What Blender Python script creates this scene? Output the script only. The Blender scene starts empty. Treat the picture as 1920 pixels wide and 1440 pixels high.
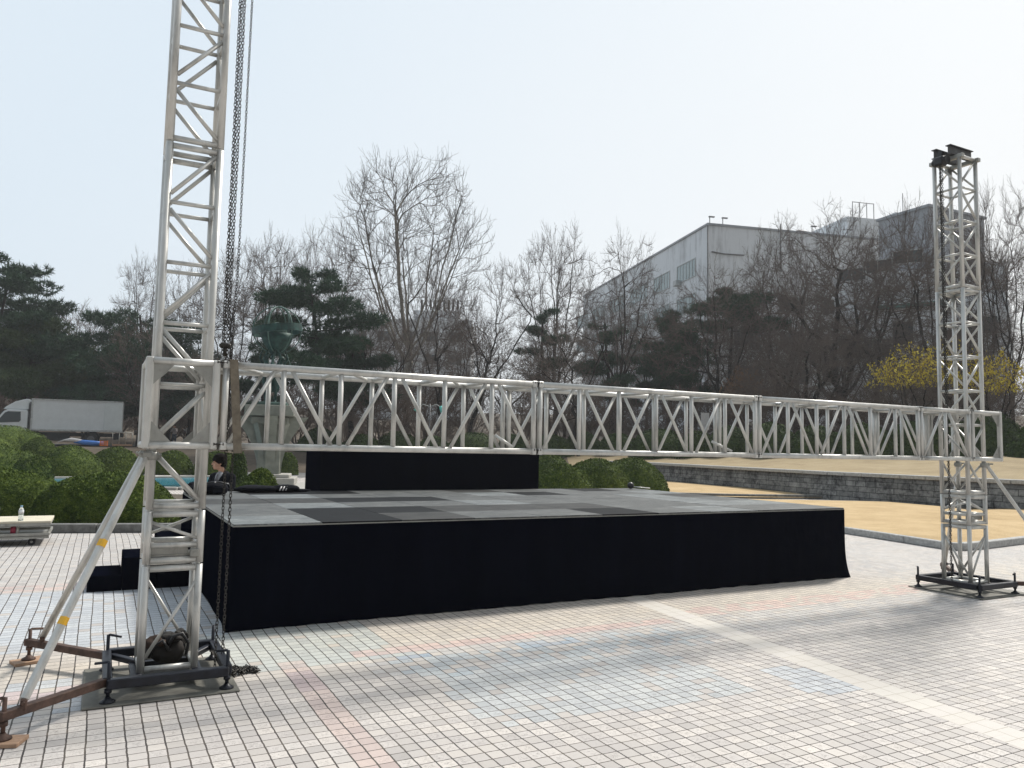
import bpy, math, random
import numpy as np
from mathutils import Vector, Matrix, Euler
R = math.radians
SC = bpy.context.scene
COL = SC.collection

# ------------------------------------------------------------------ camera
FPX = 1455.0; CAMH = 1.5; PITCH = R(4.63); ROLL = R(1.15)
cam_d = bpy.data.cameras.new('camera'); cam = bpy.data.objects.new('camera', cam_d); COL.objects.link(cam)
cam_d.sensor_width = 36.0; cam_d.lens = FPX / 1920 * 36.0; cam_d.clip_end = 3000; cam_d.clip_start = 0.05
CM = Matrix.Rotation(math.pi / 2 + PITCH, 4, 'X') @ Matrix.Rotation(ROLL, 4, 'Z')
cam.matrix_world = Matrix.Translation((0, 0, CAMH)) @ CM
SC.camera = cam
# ------------------------------------------------------------------ light
SC.view_settings.view_transform = 'Standard'; SC.view_settings.look = 'None'
SC.view_settings.exposure = 0.25; SC.view_settings.gamma = 1.0
SUN_AZ = R(38); SUN_EL = R(50)          # azimuth from +Y towards +X
sun_dir = Vector((math.sin(SUN_AZ) * math.cos(SUN_EL), math.cos(SUN_AZ) * math.cos(SUN_EL), math.sin(SUN_EL)))
sd = bpy.data.lights.new('sun', 'SUN'); sd.energy = 3.7; sd.angle = R(9); sd.color = (1, .95, .87)
so = bpy.data.objects.new('sun', sd); COL.objects.link(so)
so.rotation_euler = sun_dir.to_track_quat('Z', 'Y').to_euler()
W = bpy.data.worlds.new('World'); SC.world = W; W.use_nodes = True
nt = W.node_tree; nt.nodes.clear()
wo = nt.nodes.new('ShaderNodeOutputWorld'); bg = nt.nodes.new('ShaderNodeBackground')
sky = nt.nodes.new('ShaderNodeTexSky'); sky.sky_type = 'NISHITA'; sky.sun_disc = False
sky.sun_elevation = SUN_EL; sky.sun_rotation = SUN_AZ; sky.dust_density = 4.0; sky.air_density = 1.2; sky.ozone_density = 1.5
bg.inputs['Strength'].default_value = 0.10
mixw = nt.nodes.new('ShaderNodeMix'); mixw.data_type = 'RGBA'; mixw.inputs[0].default_value = .95
tcw = nt.nodes.new('ShaderNodeTexCoord'); sepw = nt.nodes.new('ShaderNodeSeparateXYZ')
nt.links.new(tcw.outputs['Generated'], sepw.inputs[0])
# thin overcast veil: whiter towards the sun side (right), a bit bluer high on the left
gx = nt.nodes.new('ShaderNodeMath'); gx.operation = 'MULTIPLY_ADD'; gx.inputs[1].default_value = .8; gx.inputs[2].default_value = .62
nt.links.new(sepw.outputs[0], gx.inputs[0])
gz = nt.nodes.new('ShaderNodeMath'); gz.operation = 'MULTIPLY_ADD'; gz.inputs[1].default_value = -.75
nt.links.new(sepw.outputs[2], gz.inputs[0]); nt.links.new(gx.outputs[0], gz.inputs[2]); gz.use_clamp = True
nz = nt.nodes.new('ShaderNodeTexNoise'); nz.inputs['Scale'].default_value = 1.6; nz.inputs['Detail'].default_value = 3
nt.links.new(tcw.outputs['Generated'], nz.inputs['Vector'])
gn = nt.nodes.new('ShaderNodeMath'); gn.operation = 'MULTIPLY_ADD'; gn.inputs[1].default_value = .25; gn.use_clamp = True
nt.links.new(nz.outputs[0], gn.inputs[0]); nt.links.new(gz.outputs[0], gn.inputs[2])
vm = nt.nodes.new('ShaderNodeMix'); vm.data_type = 'RGBA'
vm.inputs[6].default_value = (6.2, 7.15, 8.0, 1); vm.inputs[7].default_value = (8.15, 8.3, 8.35, 1)
nt.links.new(gn.outputs[0], vm.inputs[0])
nt.links.new(sky.outputs[0], mixw.inputs[6]); nt.links.new(vm.outputs[2], mixw.inputs[7])
# the sky away from the sun (behind the camera) is deeper than the bright veil round the sun
my = nt.nodes.new('ShaderNodeMapRange'); my.interpolation_type = 'SMOOTHSTEP'; my.inputs[1].default_value = -.85; my.inputs[2].default_value = .15; my.inputs[3].default_value = .42; my.inputs[4].default_value = 1.0
nt.links.new(sepw.outputs[1], my.inputs[0]); sc_ = nt.nodes.new('ShaderNodeVectorMath'); sc_.operation = 'SCALE'
nt.links.new(mixw.outputs[2], sc_.inputs[0]); nt.links.new(my.outputs[0], sc_.inputs['Scale']); nt.links.new(sc_.outputs[0], bg.inputs[0]); nt.links.new(bg.outputs[0], wo.inputs[0])
SC.cycles.max_bounces = 6; SC.cycles.diffuse_bounces = 3; SC.cycles.glossy_bounces = 3
SC.cycles.transparent_max_bounces = 8; SC.cycles.use_denoising = True
SC.cycles.volume_bounces = 0

# ------------------------------------------------------------------ helpers
def P(px, py, Y):
    r = CM.to_3x3() @ Vector(((px - 960) / FPX, -(py - 720) / FPX, -1.0))
    return Vector((0, 0, CAMH)) + r * (Y / r.y)
def G(px, py, z=0.0):
    r = CM.to_3x3() @ Vector(((px - 960) / FPX, -(py - 720) / FPX, -1.0))
    return Vector((0, 0, CAMH)) + r * ((z - CAMH) / r.z)
ANG = R(62.24); U = Vector((math.sin(ANG), math.cos(ANG), 0)); Vv = Vector((-U.y, U.x, 0)); O = Vector((-2.202, 6.274, 0))
RZ = math.pi / 2 - ANG
def UV(a, b, z=0.0): return O + U * a + Vv * b + Vector((0, 0, z))

def tag(o, label=None, cat=None, group=None, kind=None):
    if label: o['label'] = label
    if cat: o['category'] = cat
    if group: o['group'] = group
    if kind: o['kind'] = kind
    return o
def empty(name, loc, rz=0.0, label=None, cat=None, group=None):
    o = bpy.data.objects.new(name, None); COL.objects.link(o); o.location = loc; o.rotation_euler = (0, 0, rz)
    o.empty_display_size = .2
    return tag(o, label, cat, group)
KID = {}
def reg(o, parent):
    if parent is not None: o.parent = parent; KID.setdefault(parent.name, []).append(o)
def copy_tree(o, parent=None, loc=None, rz=None, scale=None, label=None, group=None):
    c = o.copy(); COL.objects.link(c)
    if parent is not None: reg(c, parent)
    if loc is not None: c.location = loc
    if rz is not None: c.rotation_euler = (0, 0, rz)
    if scale is not None: c.scale = scale if hasattr(scale, '__len__') else (scale,) * 3
    if label: c['label'] = label
    if group: c['group'] = group
    for ch in list(KID.get(o.name, [])): copy_tree(ch, c)
    return c
def mesh_np(name, V, F, mat=None, parent=None, smooth=False, loc=None, rz=None):
    V = np.asarray(V, dtype=np.float32)
    me = bpy.data.meshes.new(name)
    groups = F if isinstance(F, list) else [F]
    groups = [np.asarray(g, dtype=np.int32) for g in groups if len(g)]
    me.vertices.add(len(V)); me.vertices.foreach_set('co', V.ravel())
    nl = sum(g.size for g in groups); nf = sum(len(g) for g in groups)
    me.loops.add(nl); me.polygons.add(nf)
    me.loops.foreach_set('vertex_index', np.concatenate([g.ravel() for g in groups]))
    tot = np.concatenate([np.full(len(g), g.shape[1], dtype=np.int32) for g in groups])
    st = np.concatenate([[0], np.cumsum(tot)[:-1]]).astype(np.int32)
    me.polygons.foreach_set('loop_start', st)
    if smooth: me.polygons.foreach_set('use_smooth', np.ones(nf, dtype=bool))
    me.update(calc_edges=True); me.validate()
    o = bpy.data.objects.new(name, me); COL.objects.link(o)
    if mat: me.materials.append(mat)
    reg(o, parent)
    if loc is not None: o.location = loc
    if rz is not None: o.rotation_euler = (0, 0, rz)
    return o

class MB:
    def __init__(s): s.V = []; s.F = []; s.S = []
    def add(s, vs, fs, sm=False):
        n = len(s.V); s.V.extend([tuple(v) for v in vs])
        for f in fs: s.F.append([i + n for i in f]); s.S.append(sm)
        return s
    def box(s, c, d, rot=None, bev=0.0):
        x, y, z = d[0] / 2, d[1] / 2, d[2] / 2
        if bev > 0:
            b = min(bev, x * .9, y * .9, z * .9); vs = []
            for sx in (-1, 1):
                for sy in (-1, 1):
                    for sz in (-1, 1):
                        vs += [(sx * (x - b), sy * (y - b), sz * z), (sx * (x - b), sy * y, sz * (z - b)), (sx * x, sy * (y - b), sz * (z - b))]
            ix = lambda sx, sy, sz, k: ((sx > 0) * 4 + (sy > 0) * 2 + (sz > 0)) * 3 + k
            fs = []
            for sz in (-1, 1): fs.append([ix(-1, -1, sz, 0), ix(1, -1, sz, 0), ix(1, 1, sz, 0), ix(-1, 1, sz, 0)][::sz])
            for sy in (-1, 1): fs.append([ix(-1, sy, -1, 1), ix(1, sy, -1, 1), ix(1, sy, 1, 1), ix(-1, sy, 1, 1)][::-sy])
            for sx in (-1, 1): fs.append([ix(sx, -1, -1, 2), ix(sx, 1, -1, 2), ix(sx, 1, 1, 2), ix(sx, -1, 1, 2)][::sx])
            for sy in (-1, 1):
                for sz in (-1, 1): fs.append([ix(-1, sy, sz, 0), ix(1, sy, sz, 0), ix(1, sy, sz, 1), ix(-1, sy, sz, 1)][::-sy * sz])
            for sx in (-1, 1):
                for sz in (-1, 1): fs.append([ix(sx, -1, sz, 0), ix(sx, 1, sz, 0), ix(sx, 1, sz, 2), ix(sx, -1, sz, 2)][::sx * sz])
            for sx in (-1, 1):
                for sy in (-1, 1): fs.append([ix(sx, sy, -1, 1), ix(sx, sy, 1, 1), ix(sx, sy, 1, 2), ix(sx, sy, -1, 2)][::-sx * sy])
            for sx in (-1, 1):
                for sy in (-1, 1):
                    for sz in (-1, 1): fs.append([ix(sx, sy, sz, 0), ix(sx, sy, sz, 1), ix(sx, sy, sz, 2)][::sx * sy * sz])
        else:
            vs = [(sx * x, sy * y, sz * z) for sx in (-1, 1) for sy in (-1, 1) for sz in (-1, 1)]
            fs = [[0, 1, 3, 2], [4, 6, 7, 5], [0, 4, 5, 1], [2, 3, 7, 6], [0, 2, 6, 4], [1, 5, 7, 3]]
        if rot is not None: vs = [rot @ Vector(v) for v in vs]
        return s.add([(v[0] + c[0], v[1] + c[1], v[2] + c[2]) for v in vs], fs)
    def bar(s, p, q, w, h=None, up=(0, 0, 1), bev=0.0):
        p = Vector(p); q = Vector(q); d = q - p; L = d.length; d.normalize(); u_ = Vector(up)
        y = u_.cross(d)
        if y.length < 1e-4: y = Vector((1, 0, 0)).cross(d)
        y.normalize(); z = d.cross(y)
        return s.box((p + q) / 2, (L, w, h or w), Matrix((d, y, z)).transposed(), bev)
    def tube(s, p, q, r, n=12, r2=None, cap=True):
        return s.path([p, q], [r, r if r2 is None else r2], n, cap)
    def path(s, pts, rad, n=8, cap=True, closed=False):
        pts = [Vector(p) for p in pts]
        if not hasattr(rad, '__len__'): rad = [rad] * len(pts)
        m = len(pts); T = []
        for i in range(m):
            if closed: t = pts[(i + 1) % m] - pts[i - 1]
            else: t = pts[min(i + 1, m - 1)] - pts[max(i - 1, 0)]
            T.append(t.normalized())
        a = Vector((0, 0, 1)) if abs(T[0].z) < .9 else Vector((1, 0, 0))
        x = T[0].cross(a).normalized(); vs = []
        for i in range(m):
            x = (x - T[i] * x.dot(T[i])).normalized(); y = T[i].cross(x)
            for k in range(n):
                an = 2 * math.pi * k / n
                vs.append(pts[i] + (x * math.cos(an) + y * math.sin(an)) * rad[i])
        fs = []
        for i in range(m if closed else m - 1):
            j = (i + 1) % m
            for k in range(n): fs.append([i * n + k, i * n + (k + 1) % n, j * n + (k + 1) % n, j * n + k])
        s.add(vs, fs, True)
        if cap and not closed:
            b = len(s.V) - len(vs)
            s.F.append([b + k for k in range(n)][::-1]); s.S.append(False)
            s.F.append([b + (m - 1) * n + k for k in range(n)]); s.S.append(False)
        return s
    def lathe(s, prof, n=20, c=(0, 0, 0), sm=True):
        vs = [(c[0] + r * math.cos(2 * math.pi * k / n), c[1] + r * math.sin(2 * math.pi * k / n), c[2] + z) for r, z in prof for k in range(n)]
        fs = [[i * n + k, i * n + (k + 1) % n, (i + 1) * n + (k + 1) % n, (i + 1) * n + k] for i in range(len(prof) - 1) for k in range(n)]
        s.add(vs, fs, sm); b = len(s.V) - len(vs)
        s.F.append([b + k for k in range(n)][::-1]); s.S.append(False)
        s.F.append([b + (len(prof) - 1) * n + k for k in range(n)]); s.S.append(False)
        return s
    def ell(s, c, r, nu=16, nv=10, rot=None):
        vs = []; fs = []
        for j in range(nv + 1):
            th = math.pi * j / nv
            for i in range(nu):
                ph = 2 * math.pi * i / nu
                v = Vector((r[0] * math.sin(th) * math.cos(ph), r[1] * math.sin(th) * math.sin(ph), r[2] * math.cos(th)))
                if rot is not None: v = rot @ v
                vs.append(v + Vector(c))
        for j in range(nv):
            for i in range(nu): fs.append([j * nu + i, (j + 1) * nu + i, (j + 1) * nu + (i + 1) % nu, j * nu + (i + 1) % nu])
        return s.add(vs, fs, True)
    def cone2(s, p, q, r1, r2, n=12):      # tapered limb with round ends
        p = Vector(p); q = Vector(q); s.tube(p, q, r1, n, r2)
        s.ell(p, (r1,) * 3, n, 8); s.ell(q, (r2,) * 3, n, 8); return s
    def prism(s, poly, z0, z1):
        n = len(poly); s.add([(x, y, z0) for x, y in poly] + [(x, y, z1) for x, y in poly],
              [[k, (k + 1) % n, n + (k + 1) % n, n + k] for k in range(n)] + [list(range(n))[::-1], list(range(n, 2 * n))])
        return s
    def prism_y(s, poly, y0, y1):           # polygon in x,z extruded along y
        n = len(poly); s.add([(x, y0, z) for x, z in poly] + [(x, y1, z) for x, z in poly],
              [[k, (k + 1) % n, n + (k + 1) % n, n + k] for k in range(n)] + [list(range(n))[::-1], list(range(n, 2 * n))])
        return s
    def build(s, name, mat, parent=None, loc=None, rz=None, bevel=0):
        me = bpy.data.meshes.new(name); me.from_pydata(s.V, [], s.F)
        me.polygons.foreach_set('use_smooth', s.S)
        if mat: me.materials.append(mat)
        me.update(); o = bpy.data.objects.new(name, me); COL.objects.link(o); reg(o, parent)
        if loc is not None: o.location = loc
        if rz is not None: o.rotation_euler = (0, 0, rz)
        if bevel:
            b = o.modifiers.new('b', 'BEVEL'); b.width = bevel; b.segments = 2; b.limit_method = 'ANGLE'
        return o

# ------------------------------------------------------------------ materials
class NB:
    def __init__(s, name):
        s.m = bpy.data.materials.new(name); s.m.use_nodes = True; s.t = s.m.node_tree
        s.b = s.t.nodes['Principled BSDF']; s.co = None
    def n(s, ty, **kw):
        x = s.t.nodes.new(ty)
        for k, v in kw.items(): setattr(x, k, v)
        return x
    def l(s, a, b): s.t.links.new(a, b)
    def coord(s, scale=(1, 1, 1), rz=0, kind='Object'):
        tc = s.n('ShaderNodeTexCoord'); mp = s.n('ShaderNodeMapping'); mp.inputs['Scale'].default_value = scale
        mp.inputs['Rotation'].default_value = (0, 0, rz); s.l(tc.outputs[kind], mp.inputs[0]); return mp.outputs[0]
    def math(s, op, a, b=None, c=None, clamp=False):
        x = s.n('ShaderNodeMath', operation=op); x.use_clamp = clamp
        for i, v in enumerate((a, b, c)):
            if v is None: continue
            if isinstance(v, (int, float)): x.inputs[i].default_value = v
            else: s.l(v, x.inputs[i])
        return x.outputs[0]
    def noise(s, vec, sc, det=3, rough=.55, dist=0):
        x = s.n('ShaderNodeTexNoise'); x.inputs['Scale'].default_value = sc; x.inputs['Detail'].default_value = det
        x.inputs['Roughness'].default_value = rough; x.inputs['Distortion'].default_value = dist
        if vec is not None: s.l(vec, x.inputs['Vector'])
        return x.outputs[0]
    def ramp(s, fac, stops):
        x = s.n('ShaderNodeValToRGB'); e = x.color_ramp.elements
        while len(e) < len(stops): e.new(.5)
        for i, (p, c) in enumerate(stops): e[i].position = p; e[i].color = (*c[:3], 1)
        s.l(fac, x.inputs[0]); return x.outputs[0]
    def mix(s, f, a, b, bt='MIX'):
        x = s.n('ShaderNodeMix', data_type='RGBA', blend_type=bt)
        for i, v in ((0, f), (6, a), (7, b)):
            if isinstance(v, (int, float)): x.inputs[i].default_value = v
            elif isinstance(v, tuple): x.inputs[i].default_value = (*v[:3], 1)
            else: s.l(v, x.inputs[i])
        return x.outputs[2]
    def bump(s, h, st=.3, d=.01):
        x = s.n('ShaderNodeBump'); x.inputs['Strength'].default_value = st; x.inputs['Distance'].default_value = d
        s.l(h, x.inputs['Height']); s.l(x.outputs[0], s.b.inputs['Normal'])
    def set(s, col=None, rough=None, metal=None, spec=None):
        for k, v in (('Base Color', col), ('Roughness', rough), ('Metallic', metal), ('Specular IOR Level', spec)):
            if v is None: continue
            if isinstance(v, tuple): s.b.inputs[k].default_value = (*v[:3], 1)
            elif isinstance(v, (int, float)): s.b.inputs[k].default_value = v
            else: s.l(v, s.b.inputs[k])
        return s.m
def simple(name, col, rough=.6, metal=0, var=.25, sc=8, bump=0.0, spec=None, scale=(1, 1, 1), rv=0.0):
    b = NB(name); c = b.coord(scale); nz = b.noise(c, sc, 4, .6)
    lo = tuple(v * (1 - var) for v in col); hi = tuple(min(1, v * (1 + var)) for v in col)
    cr = b.ramp(nz, [(.3, lo), (.7, hi)])
    rr = b.math('MULTIPLY_ADD', nz, rv, rough - rv / 2) if rv else rough
    if bump: b.bump(b.noise(c, sc * 4, 4), bump)
    return b.set(cr, rr, metal, spec)

def alu_mat(name, base, metal=.35, rough=.42):
    b = NB(name); c = b.coord((1, 1, .35)); n1 = b.noise(c, 9, 5, .65); n2 = b.noise(b.coord((1, 1, 1)), 60, 3, .6)
    col = b.ramp(n1, [(.28, tuple(v * .55 for v in base)), (.45, tuple(v * .86 for v in base)), (.62, base), (.8, tuple(min(1, v * 1.08) for v in base))])
    spots = b.ramp(n2, [(.68, (1, 1, 1)), (.78, (.55, .52, .48))])
    col = b.mix(.55, col, b.mix(1.0, col, spots, 'MULTIPLY'))
    b.bump(n2, .12, .002)
    return b.set(col, b.math('MULTIPLY_ADD', n1, .3, rough - .12), metal)
M_ALU = alu_mat('aluminium', (.64, .635, .605), .5, .36)
M_ALU2 = alu_mat('aluminium_plate', (.36, .36, .335), .4, .4)
M_STEEL = simple('dark_steel', (.012, .014, .022), .42, .3, .5, 12, .1, rv=.2)
M_RUST = simple('rusty_steel', (.085, .050, .038), .7, .2, .55, 14, .25)
M_CHAIN = simple('chain_steel', (.045, .042, .038), .45, .7, .5, 30)
M_IBEAM = simple('ibeam_paint', (.07, .072, .075), .55, .2, .4, 14, .1)
M_WOODP = simple('plywood_pad', (.36, .23, .15), .75, 0, .25, 10, .15, scale=(1, 6, 1))
M_MAT = simple('rubber_mat', (.15, .145, .125), .75, 0, .4, 5, .2)
M_STRAP = simple('strap_webbing', (.17, .145, .11), .85, 0, .25, 25, .2)
M_TAPE = simple('yellow_tape', (.75, .42, .03), .5, 0, .12, 20)
M_BAG = simple('bag_canvas', (.012, .009, .007), .8, 0, .8, 9, .3)
M_BLACK = simple('black_plastic', (.012, .012, .014), .4, 0, .3, 20)
M_RUBBER = simple('rubber', (.02, .02, .021), .75, 0, .3, 15)

def cloth_mat():
    b = NB('black_skirt'); c = b.coord(); n1 = b.noise(c, 1.3, 4, .6); n2 = b.noise(b.coord((1, 1, .2)), 5, 4, .6)
    b.bump(b.math('ADD', n1, b.math('MULTIPLY', n2, .35)), .35, .05)
    pass
    return b.set(b.ramp(n2, [(.3, (.0016, .0022, .0052)), (.75, (.003, .0038, .0085))]), 1.0, 0, 0.0)
M_CLOTH = cloth_mat()
def deck_mat(name, lo, hi, rough, sp=.25):
    b = NB(name); c = b.coord((1, 5, 1)); n1 = b.noise(c, 3.2, 6, .7, .8); n2 = b.noise(b.coord((1, 1, 1)), 14, 5, .7, 1.5); n3 = b.noise(b.coord((1, 14, 1)), 9, 4, .7)
    f = b.math('ADD', b.math('MULTIPLY', n1, .5), b.math('ADD', b.math('MULTIPLY', n2, .25), b.math('MULTIPLY', n3, .25)))
    col = b.ramp(f, [(.41, lo), (.5, tuple((a + c_) * .42 for a, c_ in zip(lo, hi))), (.58, hi)])
    b.bump(n3, .05, .002)
    return b.set(col, b.math('MULTIPLY_ADD', f, .5, rough - .2, True), 0, sp)
M_DECK = [deck_mat('deck_dark', (.002, .002, .003), (.016, .018, .02), .52, .08), deck_mat('deck_mid', (.012, .013, .014), (.075, .075, .072), .48, .14),
          deck_mat('deck_grey', (.035, .040, .043), (.16, .165, .16), .46, .2), deck_mat('deck_pale', (.06, .072, .078), (.25, .265, .265), .44, .24)]

# ---- tiled plaza
def plaza_mat():
    b = NB('plaza_tiles'); tc = b.n('ShaderNodeTexCoord')
    mp = b.n('ShaderNodeMapping', vector_type='TEXTURE'); mp.inputs['Location'].default_value = O; mp.inputs['Rotation'].default_value = (0, 0, RZ)
    b.l(tc.outputs['Object'], mp.inputs[0])
    # slight waviness of the rows
    wob = b.n('ShaderNodeTexNoise'); wob.inputs['Scale'].default_value = .9; wob.inputs['Detail'].default_value = 3; b.l(mp.outputs[0], wob.inputs['Vector'])
    ws = b.n('ShaderNodeVectorMath', operation='SUBTRACT'); b.l(wob.outputs['Color'], ws.inputs[0]); ws.inputs[1].default_value = (.5, .5, .5)
    wm = b.n('ShaderNodeVectorMath', operation='SCALE'); wm.inputs['Scale'].default_value = .028; b.l(ws.outputs[0], wm.inputs[0])
    wa = b.n('ShaderNodeVectorMath', operation='ADD'); b.l(mp.outputs[0], wa.inputs[0]); b.l(wm.outputs[0], wa.inputs[1])
    wob2 = b.n('ShaderNodeTexNoise'); wob2.inputs['Scale'].default_value = 14; wob2.inputs['Detail'].default_value = 2; b.l(mp.outputs[0], wob2.inputs['Vector'])
    w2 = b.n('ShaderNodeVectorMath', operation='SCALE'); w2.inputs['Scale'].default_value = .007; b.l(wob2.outputs['Color'], w2.inputs[0])
    wa2 = b.n('ShaderNodeVectorMath', operation='ADD'); b.l(wa.outputs[0], wa2.inputs[0]); b.l(w2.outputs[0], wa2.inputs[1]); wa = wa2
    sp = b.n('ShaderNodeSeparateXYZ'); b.l(wa.outputs[0], sp.inputs[0]); x, y = sp.outputs[0], sp.outputs[1]
    T = .0868
    # straight cream band: rows of bigger slabs
    slope = .11
    xb = b.math('ADD', x, b.math('MULTIPLY', y, -slope * 1.0))
    in_cr = b.math('MULTIPLY', b.math('GREATER_THAN', xb, 3.78), b.math('LESS_THAN', xb, 4.025))
    def cell(v, t, off=0.0):
        q = b.math('DIVIDE', b.math('ADD', v, off), t); f = b.math('FLOOR', q); return f, b.math('SUBTRACT', q, f)
    fx, rx = cell(x, T); fy, ry = cell(y, T)
    # individual rows differ in joint width
    def edge(r, t, w):
        d = b.math('MINIMUM', r, b.math('SUBTRACT', 1.0, r)); d = b.math('MULTIPLY', d, t)
        return d
    dx = edge(rx, T, 0); dy = edge(ry, T, 0)
    jn = b.noise(wa.outputs[0], 40, 2, .6)
    lw = b.math('MULTIPLY_ADD', jn, .0034, .0016)
    gx_ = b.math('LESS_THAN', dx, b.math('ADD', lw, .0008)); gy_ = b.math('LESS_THAN', dy, b.math('MULTIPLY', lw, 1.0))
    grout = b.math('MAXIMUM', gx_, gy_)
    cid = b.n('ShaderNodeCombineXYZ'); b.l(fx, cid.inputs[0]); b.l(fy, cid.inputs[1])
    wn = b.n('ShaderNodeTexWhiteNoise', noise_dimensions='2D'); b.l(cid.outputs[0], wn.inputs['Vector'])
    cc = b.n('ShaderNodeVectorMath', operation='SCALE'); cc.inputs['Scale'].default_value = T; b.l(cid.outputs[0], cc.inputs[0])
    cs = b.n('ShaderNodeSeparateXYZ'); b.l(cc.outputs[0], cs.inputs[0]); cx, cy = cs.outputs[0], cs.outputs[1]
    r1 = wn.outputs['Value']
    big = b.noise(cc.outputs[0], .9, 3, .6)
    base = b.ramp(b.math('ADD', b.math('MULTIPLY', r1, .65), b.math('MULTIPLY', big, .35)),
                  [(.1, (.43, .405, .385)), (.35, (.51, .478, .452)), (.6, (.56, .525, .497)), (.9, (.61, .575, .545))])
    # warm cream area near the stage front, drifting to pinkish white towards the camera
    warm = b.math('MULTIPLY', b.math('SUBTRACT', 1.0, b.math('ABSOLUTE', b.math('ADD', cy, .7)), clamp=True), .55)
    base = b.mix(warm, base, (.60, .53, .43))
    jit = b.math('MULTIPLY', b.math('SUBTRACT', b.noise(cc.outputs[0], 2.6, 3, .7), .5), .9)
    def region(col, u0, u1, v0, v1, strength=.75, rag=1.0, keep=.12, sl=0.0):
        nonlocal base
        jx = b.math('ADD', cx, b.math('MULTIPLY', jit, rag)); jy = b.math('ADD', b.math('ADD', cy, b.math('MULTIPLY', jit, rag * .6)), b.math('MULTIPLY', cx, -sl))
        m = b.math('MULTIPLY', b.math('MULTIPLY', b.math('GREATER_THAN', jx, u0), b.math('LESS_THAN', jx, u1)),
                   b.math('MULTIPLY', b.math('GREATER_THAN', jy, v0), b.math('LESS_THAN', jy, v1)))
        if keep: m = b.math('MULTIPLY', m, b.math('GREATER_THAN', r1, keep))
        base = b.mix(b.math('MULTIPLY', m, strength), base, col)
    BL = (.36, .46, .52); BG = (.40, .49, .50); DB = (.27, .36, .46); PK = (.62, .43, .39); GR = (.41, .43, .45); LB = (.44, .52, .60)
    region(BG, -.3, 1.05, -1.25, -.02, .45, .5, .06)
    region(LB, -1.9, 0.0, -.1, 2.3, .5, .25, .1)
    region(LB, -2.4, -.5, -1.6, -.9, .5, .6, .3)
    region(PK, -6.0, -1.0, 2.35, 2.75, .45, .2, .1); region(PK, -6.0, -.8, -1.35, -1.05, .5, .2, .1)
    region(GR, .7, 7.4, -1.75, -1.1, .35, .35, .25)
    region(BL, .85, 3.4, -1.85, -1.3, .4, .7, .45)
    region(PK, .62, 3.5, -1.20, -.98, .55, .12, .1, 0.0)
    region(PK, 3.9, 8.0, -1.05, -.7, .55, .2, .3, 0.0)
    region(BL, .95, 2.75, -2.72, -1.7, .36, .45, .1, -.08)
    region(DB, .9, 1.35, -1.38, -1.3, .6, .05, 0); region(DB, 1.9, 2.4, -1.45, -1.3, .5, .1, 0)
    region(LB, 3.05, 3.45, -3.2, -2.6, .45, .15, 0); 
    region((.58, .42, .38), .09, .265, -9.0, -1.08, .45, 0, 0)
    region((.43, .36, .37), .09, .265, -1.75, -1.35, .7, 0, .1)
    region(GR, -3.5, 9.5, 3.0, 14.0, .3, 1.5, .4); region(GR, 7.5, 14, -3.0, 2.5, .3, 1.8, .5)
    # per tile tone, stains
    tone = b.n('ShaderNodeTexWhiteNoise', noise_dimensions='3D'); b.l(cid.outputs[0], tone.inputs['Vector'])
    base = b.mix(1.0, base, b.ramp(tone.outputs['Value'], [(0, (.88, .88, .89)), (.5, (.98, .98, .98)), (1, (1.06, 1.05, 1.03))]), 'MULTIPLY')
    off = b.n('ShaderNodeVectorMath', operation='ADD'); b.l(wa.outputs[0], off.inputs[0]); b.l(wn.outputs['Color'], off.inputs[1])
    sm1 = b.noise(off.outputs[0], 55, 5, .75, 1.2)
    msk = b.math('MULTIPLY', b.math('SUBTRACT', .052, b.math('MAXIMUM', b.math('ABSOLUTE', b.math('MULTIPLY', b.math('SUBTRACT', rx, .5), T)), b.math('ABSOLUTE', b.math('MULTIPLY', b.math('SUBTRACT', ry, .5), T))), clamp=True), 24.0, clamp=True)
    dirty = b.math('GREATER_THAN', b.math('ADD', r1, b.math('MULTIPLY', b.math('SUBTRACT', big, .5), 1.3)), .42)
    stain = b.math('MULTIPLY', b.math('MULTIPLY', b.ramp(sm1, [(.46, (0, 0, 0)), (.66, (1, 1, 1))]), msk), b.math('MULTIPLY_ADD', dirty, .8, .15))
    base = b.mix(stain, base, b.mix(1.0, base, (.48, .47, .47), 'MULTIPLY'))
    patch = b.noise(wa.outputs[0], .55, 4, .65)
    base = b.mix(1.0, base, b.ramp(patch, [(.3, (.90, .90, .91)), (.6, (1.0, 1.0, 1.0))]), 'MULTIPLY')
    gcol = b.ramp(b.noise(wa.outputs[0], 3, 3, .6), [(.35, (.10, .085, .07)), (.6, (.045, .04, .04)), (.75, (.16, .13, .10))])
    tiles = b.mix(grout, base, gcol)
    # cream slabs
    _, rs = cell(xb, .1225, -3.78); _, rt = cell(y, .131)
    idt = b.n('ShaderNodeCombineXYZ'); b.l(_, idt.inputs[0])
    es = b.math('LESS_THAN', b.math('MINIMUM', edge(rs, .1225, 0), edge(rt, .131, 0)), .0022)
    wn2 = b.n('ShaderNodeTexWhiteNoise', noise_dimensions='1D'); b.l(_, wn2.inputs['W'])
    cream = b.ramp(wn2.outputs['Value'], [(0, (.55, .515, .475)), (.5, (.58, .55, .505)), (1, (.565, .53, .50))])
    cream = b.mix(b.math('MULTIPLY', sm1, .15), cream, (.4, .38, .34)); cream = b.mix(es, cream, (.33, .29, .24))
    col = b.mix(in_cr, tiles, cream)
    hgt = b.math('MULTIPLY', grout, -1.0); b.bump(b.math('ADD', hgt, b.math('MULTIPLY', sm1, .15)), .5, .003)
    return b.set(col, b.math('MULTIPLY_ADD', sm1, .3, .55), 0, .3)
M_PLAZA = plaza_mat()

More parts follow.
